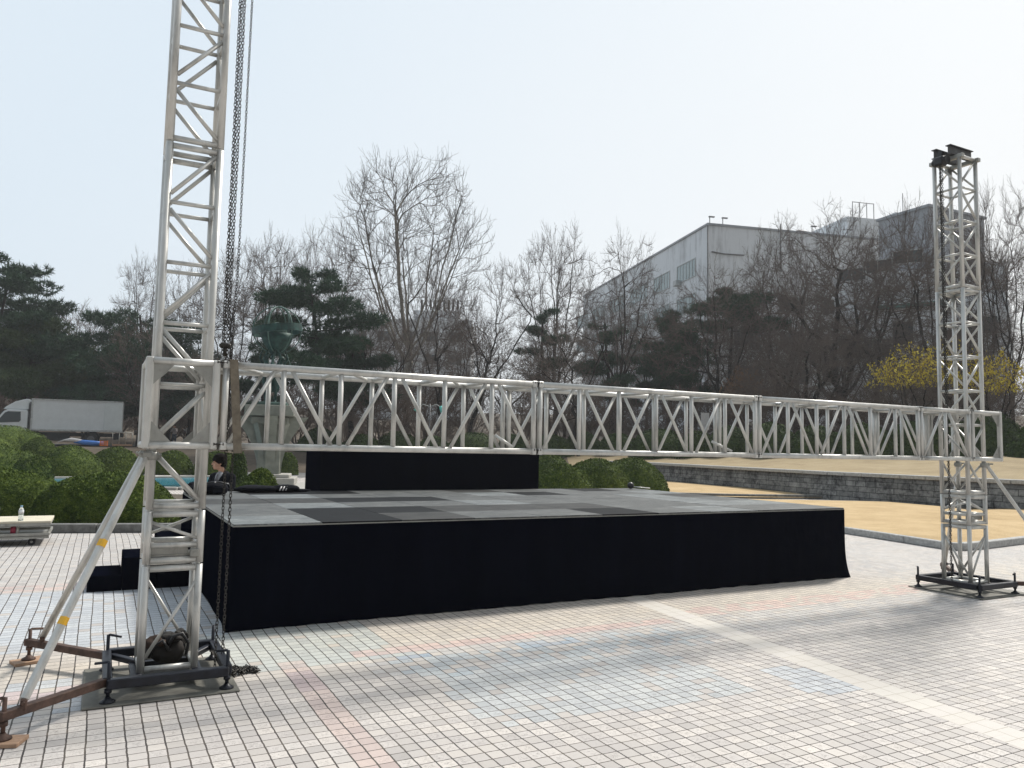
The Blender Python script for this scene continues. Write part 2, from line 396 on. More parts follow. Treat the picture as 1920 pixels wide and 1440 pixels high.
def ground_mat(name, stops, sc=3, bump=.6, fine=60):
    b = NB(name); c = b.coord(); n1 = b.noise(c, sc, 5, .65); n2 = b.noise(c, fine, 4, .7); n3 = b.noise(c, sc * .22, 3, .6)
    f = b.math('ADD', b.math('MULTIPLY', n1, .35), b.math('ADD', b.math('MULTIPLY', n2, .4), b.math('MULTIPLY', n3, .25)))
    b.bump(b.math('ADD', n2, n1), bump, .02)
    fl = b.noise(c, 7.5, 3, .8); fleck = b.ramp(fl, [(.66, (1, 1, 1)), (.72, (.68, .64, .6))])
    return b.set(b.mix(1.0, b.ramp(f, stops), fleck, 'MULTIPLY'), .9, 0, .2)
M_SAND = ground_mat('dry_lawn', [(.34, (.29, .20, .10)), (.46, (.43, .31, .165)), (.54, (.51, .375, .21)), (.68, (.60, .46, .28))], 1.4, .6, 45)
M_UPPER = ground_mat('dry_slope', [(.34, (.17, .13, .075)), (.5, (.30, .235, .14)), (.66, (.38, .31, .20))], 1.2, .5, 30)
M_LEAF = ground_mat('leaf_litter', [(.33, (.05, .04, .03)), (.5, (.10, .08, .06)), (.68, (.16, .125, .09))], 2, .7, 20)
M_EARTH = ground_mat('earth', [(.3, (.05, .042, .033)), (.7, (.13, .11, .085))], 3, .6)
M_ASPH = ground_mat('asphalt', [(.3, (.11, .11, .11)), (.7, (.20, .20, .195))], 2, .2)
M_STONE = simple('kerb_granite', (.36, .36, .35), .8, 0, .3, 20, .2)
M_STONED = simple('kerb_dark', (.16, .16, .155), .8, 0, .4, 10, .2)
M_CONC = simple('pale_concrete', (.37, .36, .33), .8, 0, .18, 4, .15)
M_PATH = simple('pale_path', (.37, .36, .34), .8, 0, .12, 6, .1)

# ================================================================== SETTING
plaza = mesh_np('plaza', [(-60, -12, 0), (60, -12, 0), (60, 46, 0), (-60, 46, 0)], np.array([[0, 1, 2, 3]]), M_PLAZA); tag(plaza, kind='structure')
base = mesh_np('ground', [(-900, -300, -.03), (900, -300, -.03), (900, 1500, -.03), (-900, 1500, -.03)], np.array([[0, 1, 2, 3]]), M_EARTH); tag(base, kind='structure')

# raised ground behind the plaza (retained by the stone wall on the right)
WALL = [(34, -6), (26, 4), (19.5, 12.3), (16.0, 16.4), (13.15, 20.4), (11.6, 23.0), (10.43, 25.3), (8.9, 29.6), (7.6, 33.6), (6.6, 36.5), (4.5, 39.0)]
LEFT = [(0, 40.2), (-8, 39.5), (-18, 37.5), (-30, 36.0), (-45, 34.5), (-70, 31)]
edge_pts = [(x, y, .86, 1) for x, y in WALL] + [(x, y, 0.0, 0) for x, y in LEFT]
def smooth_poly(pts, k=4):
    out = []
    for i in range(len(pts) - 1):
        for j in range(k):
            t = j / k; out.append(tuple(a * (1 - t) + b_ * t for a, b_ in zip(pts[i], pts[i + 1])))
    out.append(pts[-1]); return out
ep = smooth_poly(edge_pts, 3)
def upper_z(d, w):
    if w > .5:
        prof = [(0, .86), (3, 1.0), (9, 1.45), (14, 1.6), (30, 2.0), (60, 3.5), (120, 8), (300, 16), (700, 20)]
    else:
        prof = [(0, 0.0), (2.0, .35), (7, .95), (14, 1.0), (26, 1.0), (45, 2.0), (80, 5.0), (300, 16), (700, 20)]
    for (a, za), (b_, zb) in zip(prof, prof[1:]):
        if d <= b_: return za + (zb - za) * (d - a) / (b_ - a)
    return prof[-1][1]
ds = [0, 1, 2, 3, 5, 7, 9, 12, 14, 18, 26, 30, 38, 45, 60, 80, 120, 200, 300, 500, 700]
cxy = Vector((2, 14)); TV = []; rng = random.Random(5)
for i, (x, y, z, w) in enumerate(ep):
    n = (Vector((x, y)) - cxy).normalized()
    for d in ds:
        zz = upper_z(d, w) if w in (0, 1) else upper_z(d, 0) * (1 - w) + upper_z(d, 1) * w
        jit = rng.uniform(-.05, .05) if 1 < d < 60 and w > .5 else 0
        TV.append((x + n.x * d, y + n.y * d, zz + jit))
nd = len(ds)
def strip(j0, j1): return np.array([[i * nd + j, i * nd + j + 1, (i + 1) * nd + j + 1, (i + 1) * nd + j] for i in range(len(ep) - 1) for j in range(j0, j1)])
_st = strip(0, 8); _k = (_st[:, 0] // nd) < (len(WALL) * 3 - 2)
slope_o = mesh_np('slope', TV, _st[_k], M_UPPER, smooth=True); tag(slope_o, kind='structure')
bank_o = mesh_np('bank', TV, _st[~_k], M_LEAF, smooth=True); tag(bank_o, kind='structure')
hill_o = mesh_np('hill', TV, strip(8, nd - 1), M_LEAF, smooth=True); tag(hill_o, kind='structure')
from mathutils.bvhtree import BVHTree
BVH = BVHTree.FromPolygons([Vector(v) for v in TV], [list(map(int, f)) for f in strip(0, nd - 1)])
def gz_(x, y):
    h = BVH.ray_cast(Vector((x, y, 100)), Vector((0, 0, -1)))
    return h[0].z if h[0] is not None else 0.0
def on(px, Y):                          # a point on the terrain under picture column px at depth Y
    p = P(px, 838, Y); return Vector((p.x, p.y, gz_(p.x, p.y)))

# road far left, where the truck stands
a_, b2 = P(-400, 838, 44), P(430, 838, 66)
road = mesh_np('road', [(-60, 45.5, 1.06), (-14, 50, 1.06), (-14, 66, 1.06), (-60, 62, 1.06)], np.array([[0, 1, 2, 3]]), M_ASPH); tag(road, kind='structure')

# retaining wall in coursed stone with a granite cap
def wall_mat():
    b = NB('coursed_stone'); tc = b.n('ShaderNodeTexCoord')
    br = b.n('ShaderNodeTexBrick'); br.inputs['Scale'].default_value = 1.0; br.inputs['Brick Width'].default_value = .62; br.inputs['Row Height'].default_value = .17
    br.inputs['Mortar Size'].default_value = .009; br.inputs['Mortar Smooth'].default_value = .3; br.offset = .37; br.squash = .6; br.squash_frequency = 3
    b.l(tc.outputs['UV'], br.inputs['Vector'])
    br.inputs['Color1'].default_value = (.19, .19, .185, 1); br.inputs['Color2'].default_value = (.31, .31, .30, 1); br.inputs['Mortar'].default_value = (.05, .05, .05, 1)
    n1 = b.noise(tc.outputs['Object'], 1.7, 5, .7); n2 = b.noise(tc.outputs['Object'], 9, 4, .7)
    st = b.ramp(b.math('ADD', b.math('MULTIPLY', n1, .6), b.math('MULTIPLY', n2, .4)), [(.40, (.22, .22, .23)), (.52, (.75, .75, .75)), (.66, (1.25, 1.24, 1.2))])
    b.bump(b.math('ADD', n2, br.outputs['Fac']), .8, .03)
    return b.set(b.mix(1, br.outputs[0], st, 'MULTIPLY'), .85, 0, .2)
M_WALL = wall_mat()
wroot = empty('retaining_wall', (10.4, 25.3, 0), 0, 'curved grey stone retaining wall with granite cap behind the dry lawn', 'wall')
wp = smooth_poly([(x, y) for x, y in WALL], 4)
Vw = []; Fw = []; uvw = []; s_ = 0
mw = MB(); cap = MB(); root = Vector((10.4, 25.3))
for i, (x, y) in enumerate(wp):
    n = (Vector((x, y)) - cxy).normalized()
    if i: s_ += (Vector((x, y)) - Vector(wp[i - 1])).length
    p = Vector((x, y)) - n * .12 - root; q = Vector((x, y)) + n * .3 - root
    Vw += [(p.x, p.y, -.02), (p.x, p.y, .80), (q.x, q.y, .80), (q.x, q.y, -.02)]; uvw.append(s_)
Fw = [[(i * 4 + k), (i * 4 + k + 1), ((i + 1) * 4 + k + 1), ((i + 1) * 4 + k)] for i in range(len(wp) - 1) for k in range(3)]
wo_ = mesh_np('stonework', Vw, np.array(Fw), M_WALL, wroot)
uvl = wo_.data.uv_layers.new(name='UVMap'); zs = [0, .82, 1.24, 2.06]
for l in wo_.data.loops:
    vi = l.vertex_index; uvl.data[l.index].uv = (uvw[vi // 4], zs[vi % 4])
cm = MB()
for i in range(0, len(wp) - 1):
    a = Vector((*wp[i], 0)); b_ = Vector((*wp[i + 1], 0)); n = (Vector(wp[i]) - cxy).normalized(); n3 = Vector((n.x, n.y, 0)) * .06
    d = (b_ - a).normalized() * .006; r3 = Vector((root.x, root.y, 0))
    cm.bar(a + n3 + d - r3 + Vector((0, 0, .855)), b_ + n3 - d - r3 + Vector((0, 0, .855)), .46, .11, bev=.012)
cm.build('wall_cap', M_STONE, wroot)

# lawns, kerbs and path on the right
def sheet(name, pts, z, mat, n=0):
    o = mesh_np(name, [(p[0], p[1], z) for p in pts], np.array([list(range(len(pts)))]), mat); return tag(o, kind='structure')
def kerb(name, pts, w, h, mat, z0=0.0, seg=1.2):
    k = MB()
    for i in range(len(pts) - 1):
        a, b_ = Vector((*pts[i][:2], z0 + h / 2)), Vector((*pts[i + 1][:2], z0 + h / 2)); L = (b_ - a).length; m = max(1, round(L / seg))
        for j in range(m):
            p = a.lerp(b_, j / m); q = a.lerp(b_, (j + 1) / m); d = (b_ - a).normalized() * .004
            k.bar(p + d, q - d, w, h, bev=.012)
    o = k.build(name, mat); return tag(o, kind='structure')
k_l = [G(1190, 962), G(1400, 975), G(1585, 1000), G(1700, 1018), G(1780, 1031), G(1800, 1032), G(1840, 1029), G(1920, 1019), G(2100, 996), G(2300, 976)]
far = [G(2300, 962), G(2050, 958), G(1925, 977), G(1880, 973), G(1780, 957), G(1660, 946), G(1450, 942), G(1250, 938), G(1100, 938)]
def rise(pts, z, name, mat):            # lawn bed: slightly domed, standing above the paving behind its kerb
    c = sum((Vector(p[:2]) for p in pts), Vector((0, 0))) / len(pts); V = []; F = []; n = len(pts)
    for t, dz in ((0, 0), (.08, .03), (.3, .07), (.7, .09)):
        V += [(p[0] + (c.x - p[0]) * t, p[1] + (c.y - p[1]) * t, z + dz) for p in pts]
    V.append((c.x, c.y, z + .1))
    for j in range(3): F += [[j * n + i, j * n + (i + 1) % n, (j + 1) * n + (i + 1) % n, (j + 1) * n + i] for i in range(n)]
    T = [[3 * n + i, 3 * n + (i + 1) % n, 4 * n] for i in range(n)]
    return tag(mesh_np(name, V, [np.array(F), np.array(T)], mat, smooth=True), kind='structure')
rise(k_l + far, .085, 'lawn', M_SAND)
kerb('kerb', k_l, .13, .12, M_STONE)
kerb('kerb', far, .10, .10, M_STONED)
wl = [(x - .25 * (Vector((x, y)) - cxy).normalized().x, y - .25 * (Vector((x, y)) - cxy).normalized().y) for x, y in wp]
l2 = [p for p in wl if 25.2 < p[1] < 37]
rise([G(1200, 930), G(1400, 935), G(1560, 936), G(1660, 936)] + l2, .05, 'lawn', M_SAND)
kerb('kerb', [G(1180, 929), G(1400, 934), G(1560, 935.5), G(1662, 936.5)], .2, .13, M_STONED)
l3 = [p for p in wl if 8 < p[1] < 22.6]
rise([G(1842, 968), G(1915, 971), G(2050, 955)] + [p for p in wl if 8 < p[1] < 22.6], .05, 'lawn', M_SAND)
kerb('kerb', [G(1840, 967), G(1915, 970), G(1990, 962), G(2050, 955)], .12, .12, M_STONED)
pth = [G(1250, 936), G(1450, 939.5), G(1660, 943), G(1780, 954), G(1880, 970), G(1925, 974), G(1960, 970), G(1915, 972.5), G(1842, 970), G(1766, 946), G(1664, 937.8), G(1560, 937), G(1400, 935.7)]
sheet('path', [G(1640, 941.5), G(1780, 955), G(1925, 975.5), G(2100, 955), G(2100, 940), G(1842, 966), G(1790, 946), G(1700, 934), G(1664, 937.5)], .012, M_PATH)

# planting bed kerb at the left and the pond behind
kl = [(-18, 10.6), (-12, 11.6), (-8.2, 12.25), (-6.6, 12.6), (-5.0, 13.0), (-3.4, 13.8), (-2.2, 15.0)]
kerb('kerb', kl, .16, .14, M_STONED, seg=1.0)
bed = [(x, y + .08) for x, y in kl] + [(-1.8, 18.5), (-6, 20.5), (-11, 21), (-18, 20)]
sheet('planting_bed', bed, .07, M_EARTH)
M_WATER = NB('pond_water'); _c = M_WATER.coord(); M_WATER.bump(M_WATER.noise(_c, 6, 4, .6), .25, .02)
M_WATER = M_WATER.set((.035, .235, .33), .12, 0, .5)
pond_out = [(-17.5, 22.6), (-10.0, 23.6), (-8.6, 26.0), (-9.2, 29.5), (-12.0, 32.0), (-14.2, 29.9), (-17.0, 28.0), (-20.5, 25.5)]
pc = Vector((-13.2, 26.9)); pond_in = [tuple(pc + (Vector(p) - pc) * .93) for p in pond_out]
sheet('pond_rim', pond_out, .014, M_PATH)
kerb('pond_kerb', pond_out + [pond_out[0]], .30, .09, M_CONC, .0, 1.5)
sheet('pond_water', pond_in, .03, M_WATER)
sheet('lawn', [(-30, 32.9), (-8.5, 33.6), (3.5, 36.5), (3.0, 39.8), (-8, 39.2), (-18, 37.2), (-30, 35.6)], .012, M_ASPH)
sheet('path', [(-9.2, 20.4), (4.5, 22.2), (5.0, 34.8), (-7.6, 32.6), (-8.3, 24.0)], .008, M_PATH)

# ================================================================== STAGE
stage = empty('stage', O, RZ, 'large low stage wrapped in black cloth with patched grey deck panels', 'stage')
SL, SW, SH = 7.12, 4.32, .815
def skirt():
    nx = 220; V = []; per = []
    rn = random.Random(3)
    def add_side(p, q, n, nrm, wid):
        for i in range(n):
            t = i / n; per.append((p[0] + (q[0] - p[0]) * t, p[1] + (q[1] - p[1]) * t, nrm, t, wid))
    add_side((0, 0), (SL, 0), 150, (0, -1), 0); add_side((SL, 0), (SL, SW), 60, (1, 0), 1); add_side((SL, SW), (0, SW), 60, (0, 1), 2); add_side((0, SW), (0, 0), 60, (-1, 0), 3)
    rows = 14; n = len(per)
    for j in range(rows + 1):
        z = SH * (1 - j / rows)
        for i, (x, y, nr, t, wd) in enumerate(per):
            k = j / rows
            d = .004 + .006 * math.sin(x * 3.1 + y * 2 + 1.2) * k + .004 * math.sin(x * 9.7 + y * 7 + k * 2) * k
            d += .010 * max(0, math.sin(x * 1.7 + .6)) * k * k
            dx = dy = 0
            dist = math.hypot(x - SL, y)        # cloth puddles at the right-hand front corner
            if dist < .5: f = (1 - dist / .5) ** 2 * k ** 5; dx += .06 * f; dy -= .03 * f
            dist = math.hypot(x, y)
            if dist < .4: f = (1 - dist / .4) ** 2 * k ** 3; dx -= .03 * f; dy -= .02 * f
            V.append((x + nr[0] * d + dx, y + nr[1] * d + dy, z if j < rows else .004 + .004 * math.sin(x * 21)))
    F = [[j * n + i, (j + 1) * n + i, (j + 1) * n + (i + 1) % n, j * n + (i + 1) % n] for j in range(rows) for i in range(n)]
    return V, np.array(F)
V_, F_ = skirt(); mesh_np('skirt', V_, F_, M_CLOTH, stage, smooth=True)
fr = MB(); fr.box((SL / 2, SW / 2, SH - .002), (SL, SW, .022)); fr.build('deck_frame', M_ALU2, stage)
pat = ['3012202322', '2001112233', '2322322232', '1100222231', '2322230223', '2002212202']
rnd = random.Random(11); pw, pd = SL / 10, SW / 6
for j in range(6):
    for i in range(10):
        m = MB(); k = int(pat[j][i]); g = rnd.uniform(.004, .009)
        m.box(((i + .5) * pw, (j + .5) * pd, SH + .012 + rnd.uniform(0, .0015)), (pw - g, pd - g, .018), None, .001)
        m.build('deck_panel', M_DECK[k], stage)

# black riser on the back edge of the stage
r_ = empty('stage_riser', UV(1.78, 4.36), RZ, 'tall black draped block standing behind the stage deck', 'riser')
def drape_box(L, Wd, Hh, name, parent, seed):
    per = []; rows = 8; rn = random.Random(seed)
    for (p, q, nr, n) in (((0, 0), (L, 0), (0, -1), 60), ((L, 0), (L, Wd), (1, 0), 30), ((L, Wd), (0, Wd), (0, 1), 60), ((0, Wd), (0, 0), (-1, 0), 30)):
        for i in range(n): t = i / n; per.append((p[0] + (q[0] - p[0]) * t, p[1] + (q[1] - p[1]) * t, nr))
    V = []; n = len(per)
    for j in range(rows + 1):
        k = j / rows
        for x, y, nr in per:
            d = .003 + .004 * math.sin(x * 5 + y * 4 + seed) * k; V.append((x + nr[0] * d, y + nr[1] * d, Hh * (1 - k) + .003))
    F = [[j * n + i, (j + 1) * n + i, (j + 1) * n + (i + 1) % n, j * n + (i + 1) % n] for j in range(rows) for i in range(n)]
    V += [(0, 0, Hh + .003), (L, 0, Hh + .003), (L, Wd, Hh + .003), (0, Wd, Hh + .003)]; m = len(V) - 4
    return mesh_np(name, V, [np.array(F), np.array([[m, m + 1, m + 2, m + 3]])], M_CLOTH, parent)
drape_box(3.52, .9, 1.40, 'drape', r_, 4)
# black steps at the stage's left side
st = empty('stage_steps', UV(-1.02, 2.17), RZ, 'black cloth covered steps against the left side of the stage', 'steps')
for i, (x0, x1, h) in enumerate(((0, .31, .155), (.31, .62, .32), (.62, 1.0, .50))):
    m = MB(); m.box(((x0 + x1) / 2, .34, h / 2), (x1 - x0 - .003, .68, h), None, .006); m.build('step', M_CLOTH, st)

# ================================================================== TRUSS
BV = -1.20; BZ0, BZ1 = 1.468, 1.978; BD = .255
beam = empty('box_truss_beam', UV(0, BV), RZ, 'long silver box truss beam strapped level across the stage front between two towers', 'truss')
def tri(m, p, q, r_, t=.006, ax='y'):    # gusset plate
    if ax == 'y': m.prism_y([(p[0], p[1]), (q[0], q[1]), (r_[0], r_[1])], -t / 2, t / 2)
def section(x0, x1, nb, flip, seed):
    s = MB(); r0 = .0215
    for x in (x0 + .022, x1 - .022):
        for y in (-BD, BD): s.tube((x, y, BZ0 + .02), (x, y, BZ1 - .02), .0195, 12)
        for z in (BZ0, BZ1): s.tube((x, -BD + .02, z), (x, BD - .02, z), .019, 12)
        for y in (-BD, BD):
            for z in (BZ0, BZ1): s.box((x, y, z), (.040, .047, .047), None, .006)
    for y in (-BD, BD):
        for z in (BZ0, BZ1): s.tube((x0 + .01, y, z), (x1 - .01, y, z), r0, 14)
    sec = s.build('truss_section', M_ALU, beam)
    w = (x1 - x0) / nb
    for i in range(1, nb):
        x = x0 + i * w
        for y in (-BD, BD): MB().tube((x, y, BZ0 + .02), (x, y, BZ1 - .02), .0175, 12).build('vertical', M_ALU, sec)
        for z in (BZ0, BZ1): MB().tube((x, -BD + .02, z), (x, BD - .02, z), .014, 10).build('cross_bar', M_ALU, sec)
    for i in range(nb):
        a, b_ = x0 + i * w + .055, x0 + (i + 1) * w - .055
        for y, fl in ((-BD, 0), (BD, flip)):
            up = (i + fl) % 2 == 0; za, zb = (BZ0 + .02, BZ1 - .02) if up else (BZ1 - .02, BZ0 + .02)
            MB().tube((a, y, za), (b_, y, zb), .0135, 10).build('diagonal', M_ALU, sec)
        if i % 2 == seed % 2:
            MB().tube((a, -BD + .02, BZ1), (b_, BD - .02, BZ1), .012, 8).build('cross_diagonal', M_ALU, sec)
            MB().tube((a, BD - .02, BZ0), (b_, -BD + .02, BZ0), .012, 8).build('cross_diagonal', M_ALU, sec)
for k, (x0, x1, nb, fl) in enumerate(((-.325, 1.935, 6, 0), (1.945, 4.205, 6, 0), (4.215, 6.475, 6, 0), (6.485, 7.335, 2, 0))): section(x0, x1, nb, fl, k)
def sleeve(x0, x1):
    s = MB()
    for x in (x0 + .025, x1 - .025):
        for y in (-BD, BD):
            s.box((x, y, (BZ0 + BZ1) / 2), (.044, .044, BZ1 - BZ0 + .044), None, .008)
            s.box((x + (.052 if x < (x0 + x1) / 2 else -.052), y * .98, (BZ0 + BZ1) / 2), (.03, .036, BZ1 - BZ0 - .03), None, .006) if y > 0 else None
        for z in (BZ0, BZ1): s.tube((x, -BD + .02, z), (x, BD - .02, z), .0225, 12)
    sl = s.build('tower_sleeve', M_ALU, beam)
    for y in (-BD, BD):
        for z in (BZ0, BZ1): MB().tube((x0 + .04, y, z), (x1 - .04, y, z), .0215, 14).build('chord', M_ALU, sl)
        e = .020 if y < 0 else -.020
        for sx, xx in ((1, x0 + .05), (-1, x1 - .05)):
            for sz, zz in ((1, BZ0 + .02), (-1, BZ1 - .02)):
                m = MB(); poly = [(xx, zz), (xx + sx * .115, zz), (xx, zz + sz * .125)]
                m.prism_y(poly, y - .004 + e * .2, y + .003 + e * .2)
                m.tube((xx + sx * .035, y - .007, zz + sz * .035), (xx + sx * .035, y + .006, zz + sz * .035), .006, 8)
                m.build('gusset_plate', M_ALU2, sl)
sleeve(-.765, -.335); sleeve(7.345, 7.90)
for xj in (-.33, 1.94, 4.21, 6.48, 7.34):
    for y in (-BD, BD):
        for z in (BZ0, BZ1):
            m = MB(); sy = -1 if y < 0 else 1
            m.tube((xj - .028, y + sy * .018, z + .012), (xj + .028, y + sy * .018, z + .012), .006, 8); m.tube((xj - .030, y + sy * .018, z + .012), (xj - .024, y + sy * .018, z + .012), .010, 6); m.tube((xj + .024, y + sy * .018, z + .012), (xj + .030, y + sy * .018, z + .012), .010, 6)
            m.tube((xj - .003, y, z), (xj + .003, y, z), .0225, 16)
            m.build('coupling_bolt', M_CHAIN, beam)
# pale slings lying inside the beam
for xs in ((1.80, 1.90), (4.05, 4.2)):
    m = MB(); m.tube((xs[0], .16, BZ0 + .12), (xs[1], .05, BZ0 + .03), .012, 8); m.build('connector_pin', M_ALU, beam)

def tower(uc, s, name_label, yellow):
    t = empty('truss_tower', UV(uc, -1.17), RZ, name_label, 'truss tower')
    hx = hy = .15
    secs = [(.10, .735, 1, 'X'), (.745, 1.065, 1, 'x'), (1.075, 3.385, 6, 'z'), (3.395, 4.93, 4, 'z')]
    for si, (z0, z1, nb, ty) in enumerate(secs):
        m = MB(); rr = .020
        for z in (z0 + rr, z1 - rr):
            for y in (-hy, hy): m.tube((-hx + .02, y, z), (hx - .02, y, z), .019, 12)
            for x in (-hx, hx): m.tube((x, -hy + .02, z), (x, hy - .02, z), .019, 12)
        for x in (-hx, hx):
            for y in (-hy, hy): m.tube((x, y, z0), (x, y, z1), .0225, 14)
        sc = m.build('tower_section', M_ALU, t)
        if ty == 'z':
            w = (z1 - z0) / nb
            for i in range(1, nb):
                z = z0 + i * w
                for y in (-hy, hy): MB().tube((-hx + .02, y, z), (hx - .02, y, z), .0135, 10).build('rung', M_ALU, sc)
                for x in (-hx, hx): MB().tube((x, -hy + .02, z), (x, hy - .02, z), .0135, 10).build('rung', M_ALU, sc)
            for i in range(nb):
                a, b_ = z0 + i * w + .055, z0 + (i + 1) * w - .045
                up = (i % 2 == 1)
                for y in (-hy, hy):
                    MB().tube((-hx + .02, y, a if up else b_), (hx - .02, y, b_ if up else a), .0135, 10).build('brace', M_ALU, sc)
                for x in (-hx, hx):
                    MB().tube((x, -hy + .02, a if up else b_), (x, hy - .02, b_ if up else a), .0115, 10).build('brace', M_ALU, sc)
        elif ty == 'X':
            for y, d in ((-hy, 1), (hy, -1)):
                MB().tube((-hx * d + .01 * d, y, z0 + .07), (hx * d - .01 * d, y, z1 - .10), .0105, 10).build('brace', M_ALU, sc)
            for x, d in ((-hx, 1), (hx, -1)):
                MB().tube((x, -hy * d, z0 + .07), (x, hy * d, z1 - .10), .0115, 10).build('brace', M_ALU, sc)
        else:
            for y, d in ((-hy, -1), (hy, 1)):
                MB().tube((-hx * d + .02 * d, y, z0 + .15), (hx * d - .02 * d, y, z1 - .07), .0105, 10).build('brace', M_ALU, sc)
                MB().tube((-hx + .02, y, z0 + .11), (hx - .02, y, z0 + .11), .017, 10).build('rung', M_ALU, sc)
            for x, d in ((-hx, -1), (hx, 1)):
                MB().tube((x, -hy * d, z0 + .15), (x, hy * d, z1 - .07), .0105, 10).build('brace', M_ALU, sc)
                MB().tube((x, -hy + .02, z0 + .11), (x, hy - .02, z0 + .11), .017, 10).build('rung', M_ALU, sc)
            c = MB(); c.box((-.03 * s, -hy + .055, z0 + .075), (.23, .05, .055), None, .004); c.box((.12 * s, -hy - .005, z0 + .06), (.05, .05, .05), None, .005)
            c.tube((.12 * s, -hy - .04, z0 + .06), (.12 * s, -hy + .02, z0 + .06), .008, 8); c.build('winch_bracket', M_ALU2, sc)
    # steel foot frame
    f = MB(); fx, fy = .325, .355
    f.bar((-fx, -fy, .115), (fx, -fy, .115), .052, .055, bev=.005); f.bar((-fx, fy, .115), (fx, fy, .115), .052, .055, bev=.005)
    f.bar((-fx, -fy + .026, .1155), (-fx, fy - .026, .1155), .052, .055, bev=.005); f.bar((fx, -fy + .026, .1155), (fx, fy - .026, .1155), .052, .055, bev=.005)
    for sx in (-1, 1):
        for sy in (-1, 1): f.bar((sx * (fx - .02), sy * (fy - .02), .105), (sx * .15, sy * .16, .088), .04, .034, bev=.004)
    f.bar((-.2, -.175, .075), (.2, -.175, .075), .05, .03); f.bar((-.2, .175, .075), (.2, .175, .075), .05, .03)
    f.bar((-.175, -.15, .0755), (-.175, .15, .0755), .05, .029); f.bar((.175, -.15, .0755), (.175, .15, .0755), .05, .029)
    f.build('foot_frame', M_STEEL, t)
    def jack(x, y, z, mat, hrot, h=.13, floor=.012):
        j = MB(); j.tube((x, y, floor), (x, y, z + h), .011, 10)
        j.lathe([(.042, 0), (.042, .008), (.02, .02), (.014, .03)], 16, (x, y, floor)); j.tube((x, y, z - .05), (x, y, z - .028), .02, 8)
        jk = j.build('screw_jack', mat, t)
        e = Vector((math.cos(hrot), math.sin(hrot), 0)) * .085
        MB().path([(x, y, z + h - .006), (x + e.x * .1, y + e.y * .1, z + h), (x + e.x, y + e.y, z + h - .012)], .008, 8).build('crank_handle', mat, jk)
    for sx, sy, hr in ((-1, -1, 2.6), (-1, 1, -.5), (1, -1, 2.3), (1, 1, 1.2)): jack(sx * (fx - .005), sy * (fy - .005), .115, M_STEEL, hr + (0 if s > 0 else 1.2), .12)
    # outrigger arms with their own jacks and diagonal stay poles
    for sy in (-1, 1):
        a = Vector((-fx * s, sy * (fy - .06), .115)); e = Vector((-.80 * s, sy * .80, .135))
        o_ = MB(); o_.bar(a, e, .045, .045, bev=.004); o_.build('outrigger', M_RUST, t)
        jack(e.x + .02 * s, e.y - sy * .02, .135, M_RUST, 2.9 if sy < 0 else .6, .085, .022)
        p = a.lerp(e, .80) + Vector((0, 0, .045)); top = Vector((-.19 * s, sy * .16, 1.395))
        m = MB()
        if sy < 0: m.bar(p, top, .042, .036, bev=.008)
        else: m.tube(p, top, .021, 12)
        pole = m.build('stay_pole', M_ALU, t)
        m = MB(); m.box(p - Vector((0, 0, .018)), (.03, .06, .06), None, .006); m.tube(p + Vector((0, -.05, -.005)), p + Vector((0, .05, -.005)), .008, 8)
        m.build('hinge', M_RUST, pole)
        m = MB(); m.box(top + Vector((.012 * s, 0, .012)), (.07, .05, .045), None, .01); m.tube(top + Vector((.0, 0, .01)), (-.10 * s, sy * .15, 1.40), .016, 10)
        m.lathe([(.036, 0), (.036, .05)], 14, (-.15 * s, sy * .15, 1.375)); m.tube(top + Vector((-.03 * s, -.05, .02)), top + Vector((-.03 * s, .05, .02)), .008, 8)
        m.build('clamp', M_ALU2, pole)
        if yellow and sy < 0:
            d = (top - p).normalized()
            for tt in (.285, .60):
                q = p.lerp(top, tt); k = MB(); k.bar(q - d * .028, q + d * .028, .0445, .0385, bev=.008); k.build('tape_band', M_TAPE, pole)
    return t
tL = tower(-.54, 1, 'near silver truss tower with propped stay poles left of the stage', True)
tR = tower(7.64, -1, 'far silver truss tower standing right of the stage near the dry lawn', False)

# hoists with I-beam hangers on top of the towers (the left one is above the frame)
def torus_link(L=.036, wdt=.021, r=.0033, n=12, k=5):
    pts = []
    hl = L / 2 - wdt / 2
    for i in range(n):
        a = 2 * math.pi * i / n; x = math.cos(a) * (wdt / 2); y = math.sin(a) * (wdt / 2); y += hl if y > 0 else -hl
        pts.append((x, y))
    V = []; F = []
    for i, (x, y) in enumerate(pts):
        p0 = pts[i - 1]; p1 = pts[(i + 1) % n]; t = np.array([p1[0] - p0[0], p1[1] - p0[1]]); t /= np.linalg.norm(t); nn = np.array([t[1], -t[0]])
        for j in range(k):
            b_ = 2 * math.pi * j / k; V.append((x + nn[0] * math.cos(b_) * r, y + nn[1] * math.cos(b_) * r, math.sin(b_) * r))
    for i in range(n):
        for j in range(k): F.append([i * k + j, ((i + 1) % n) * k + j, ((i + 1) % n) * k + (j + 1) % k, i * k + (j + 1) % k])
    return np.array(V), np.array(F)
LV, LF = torus_link()
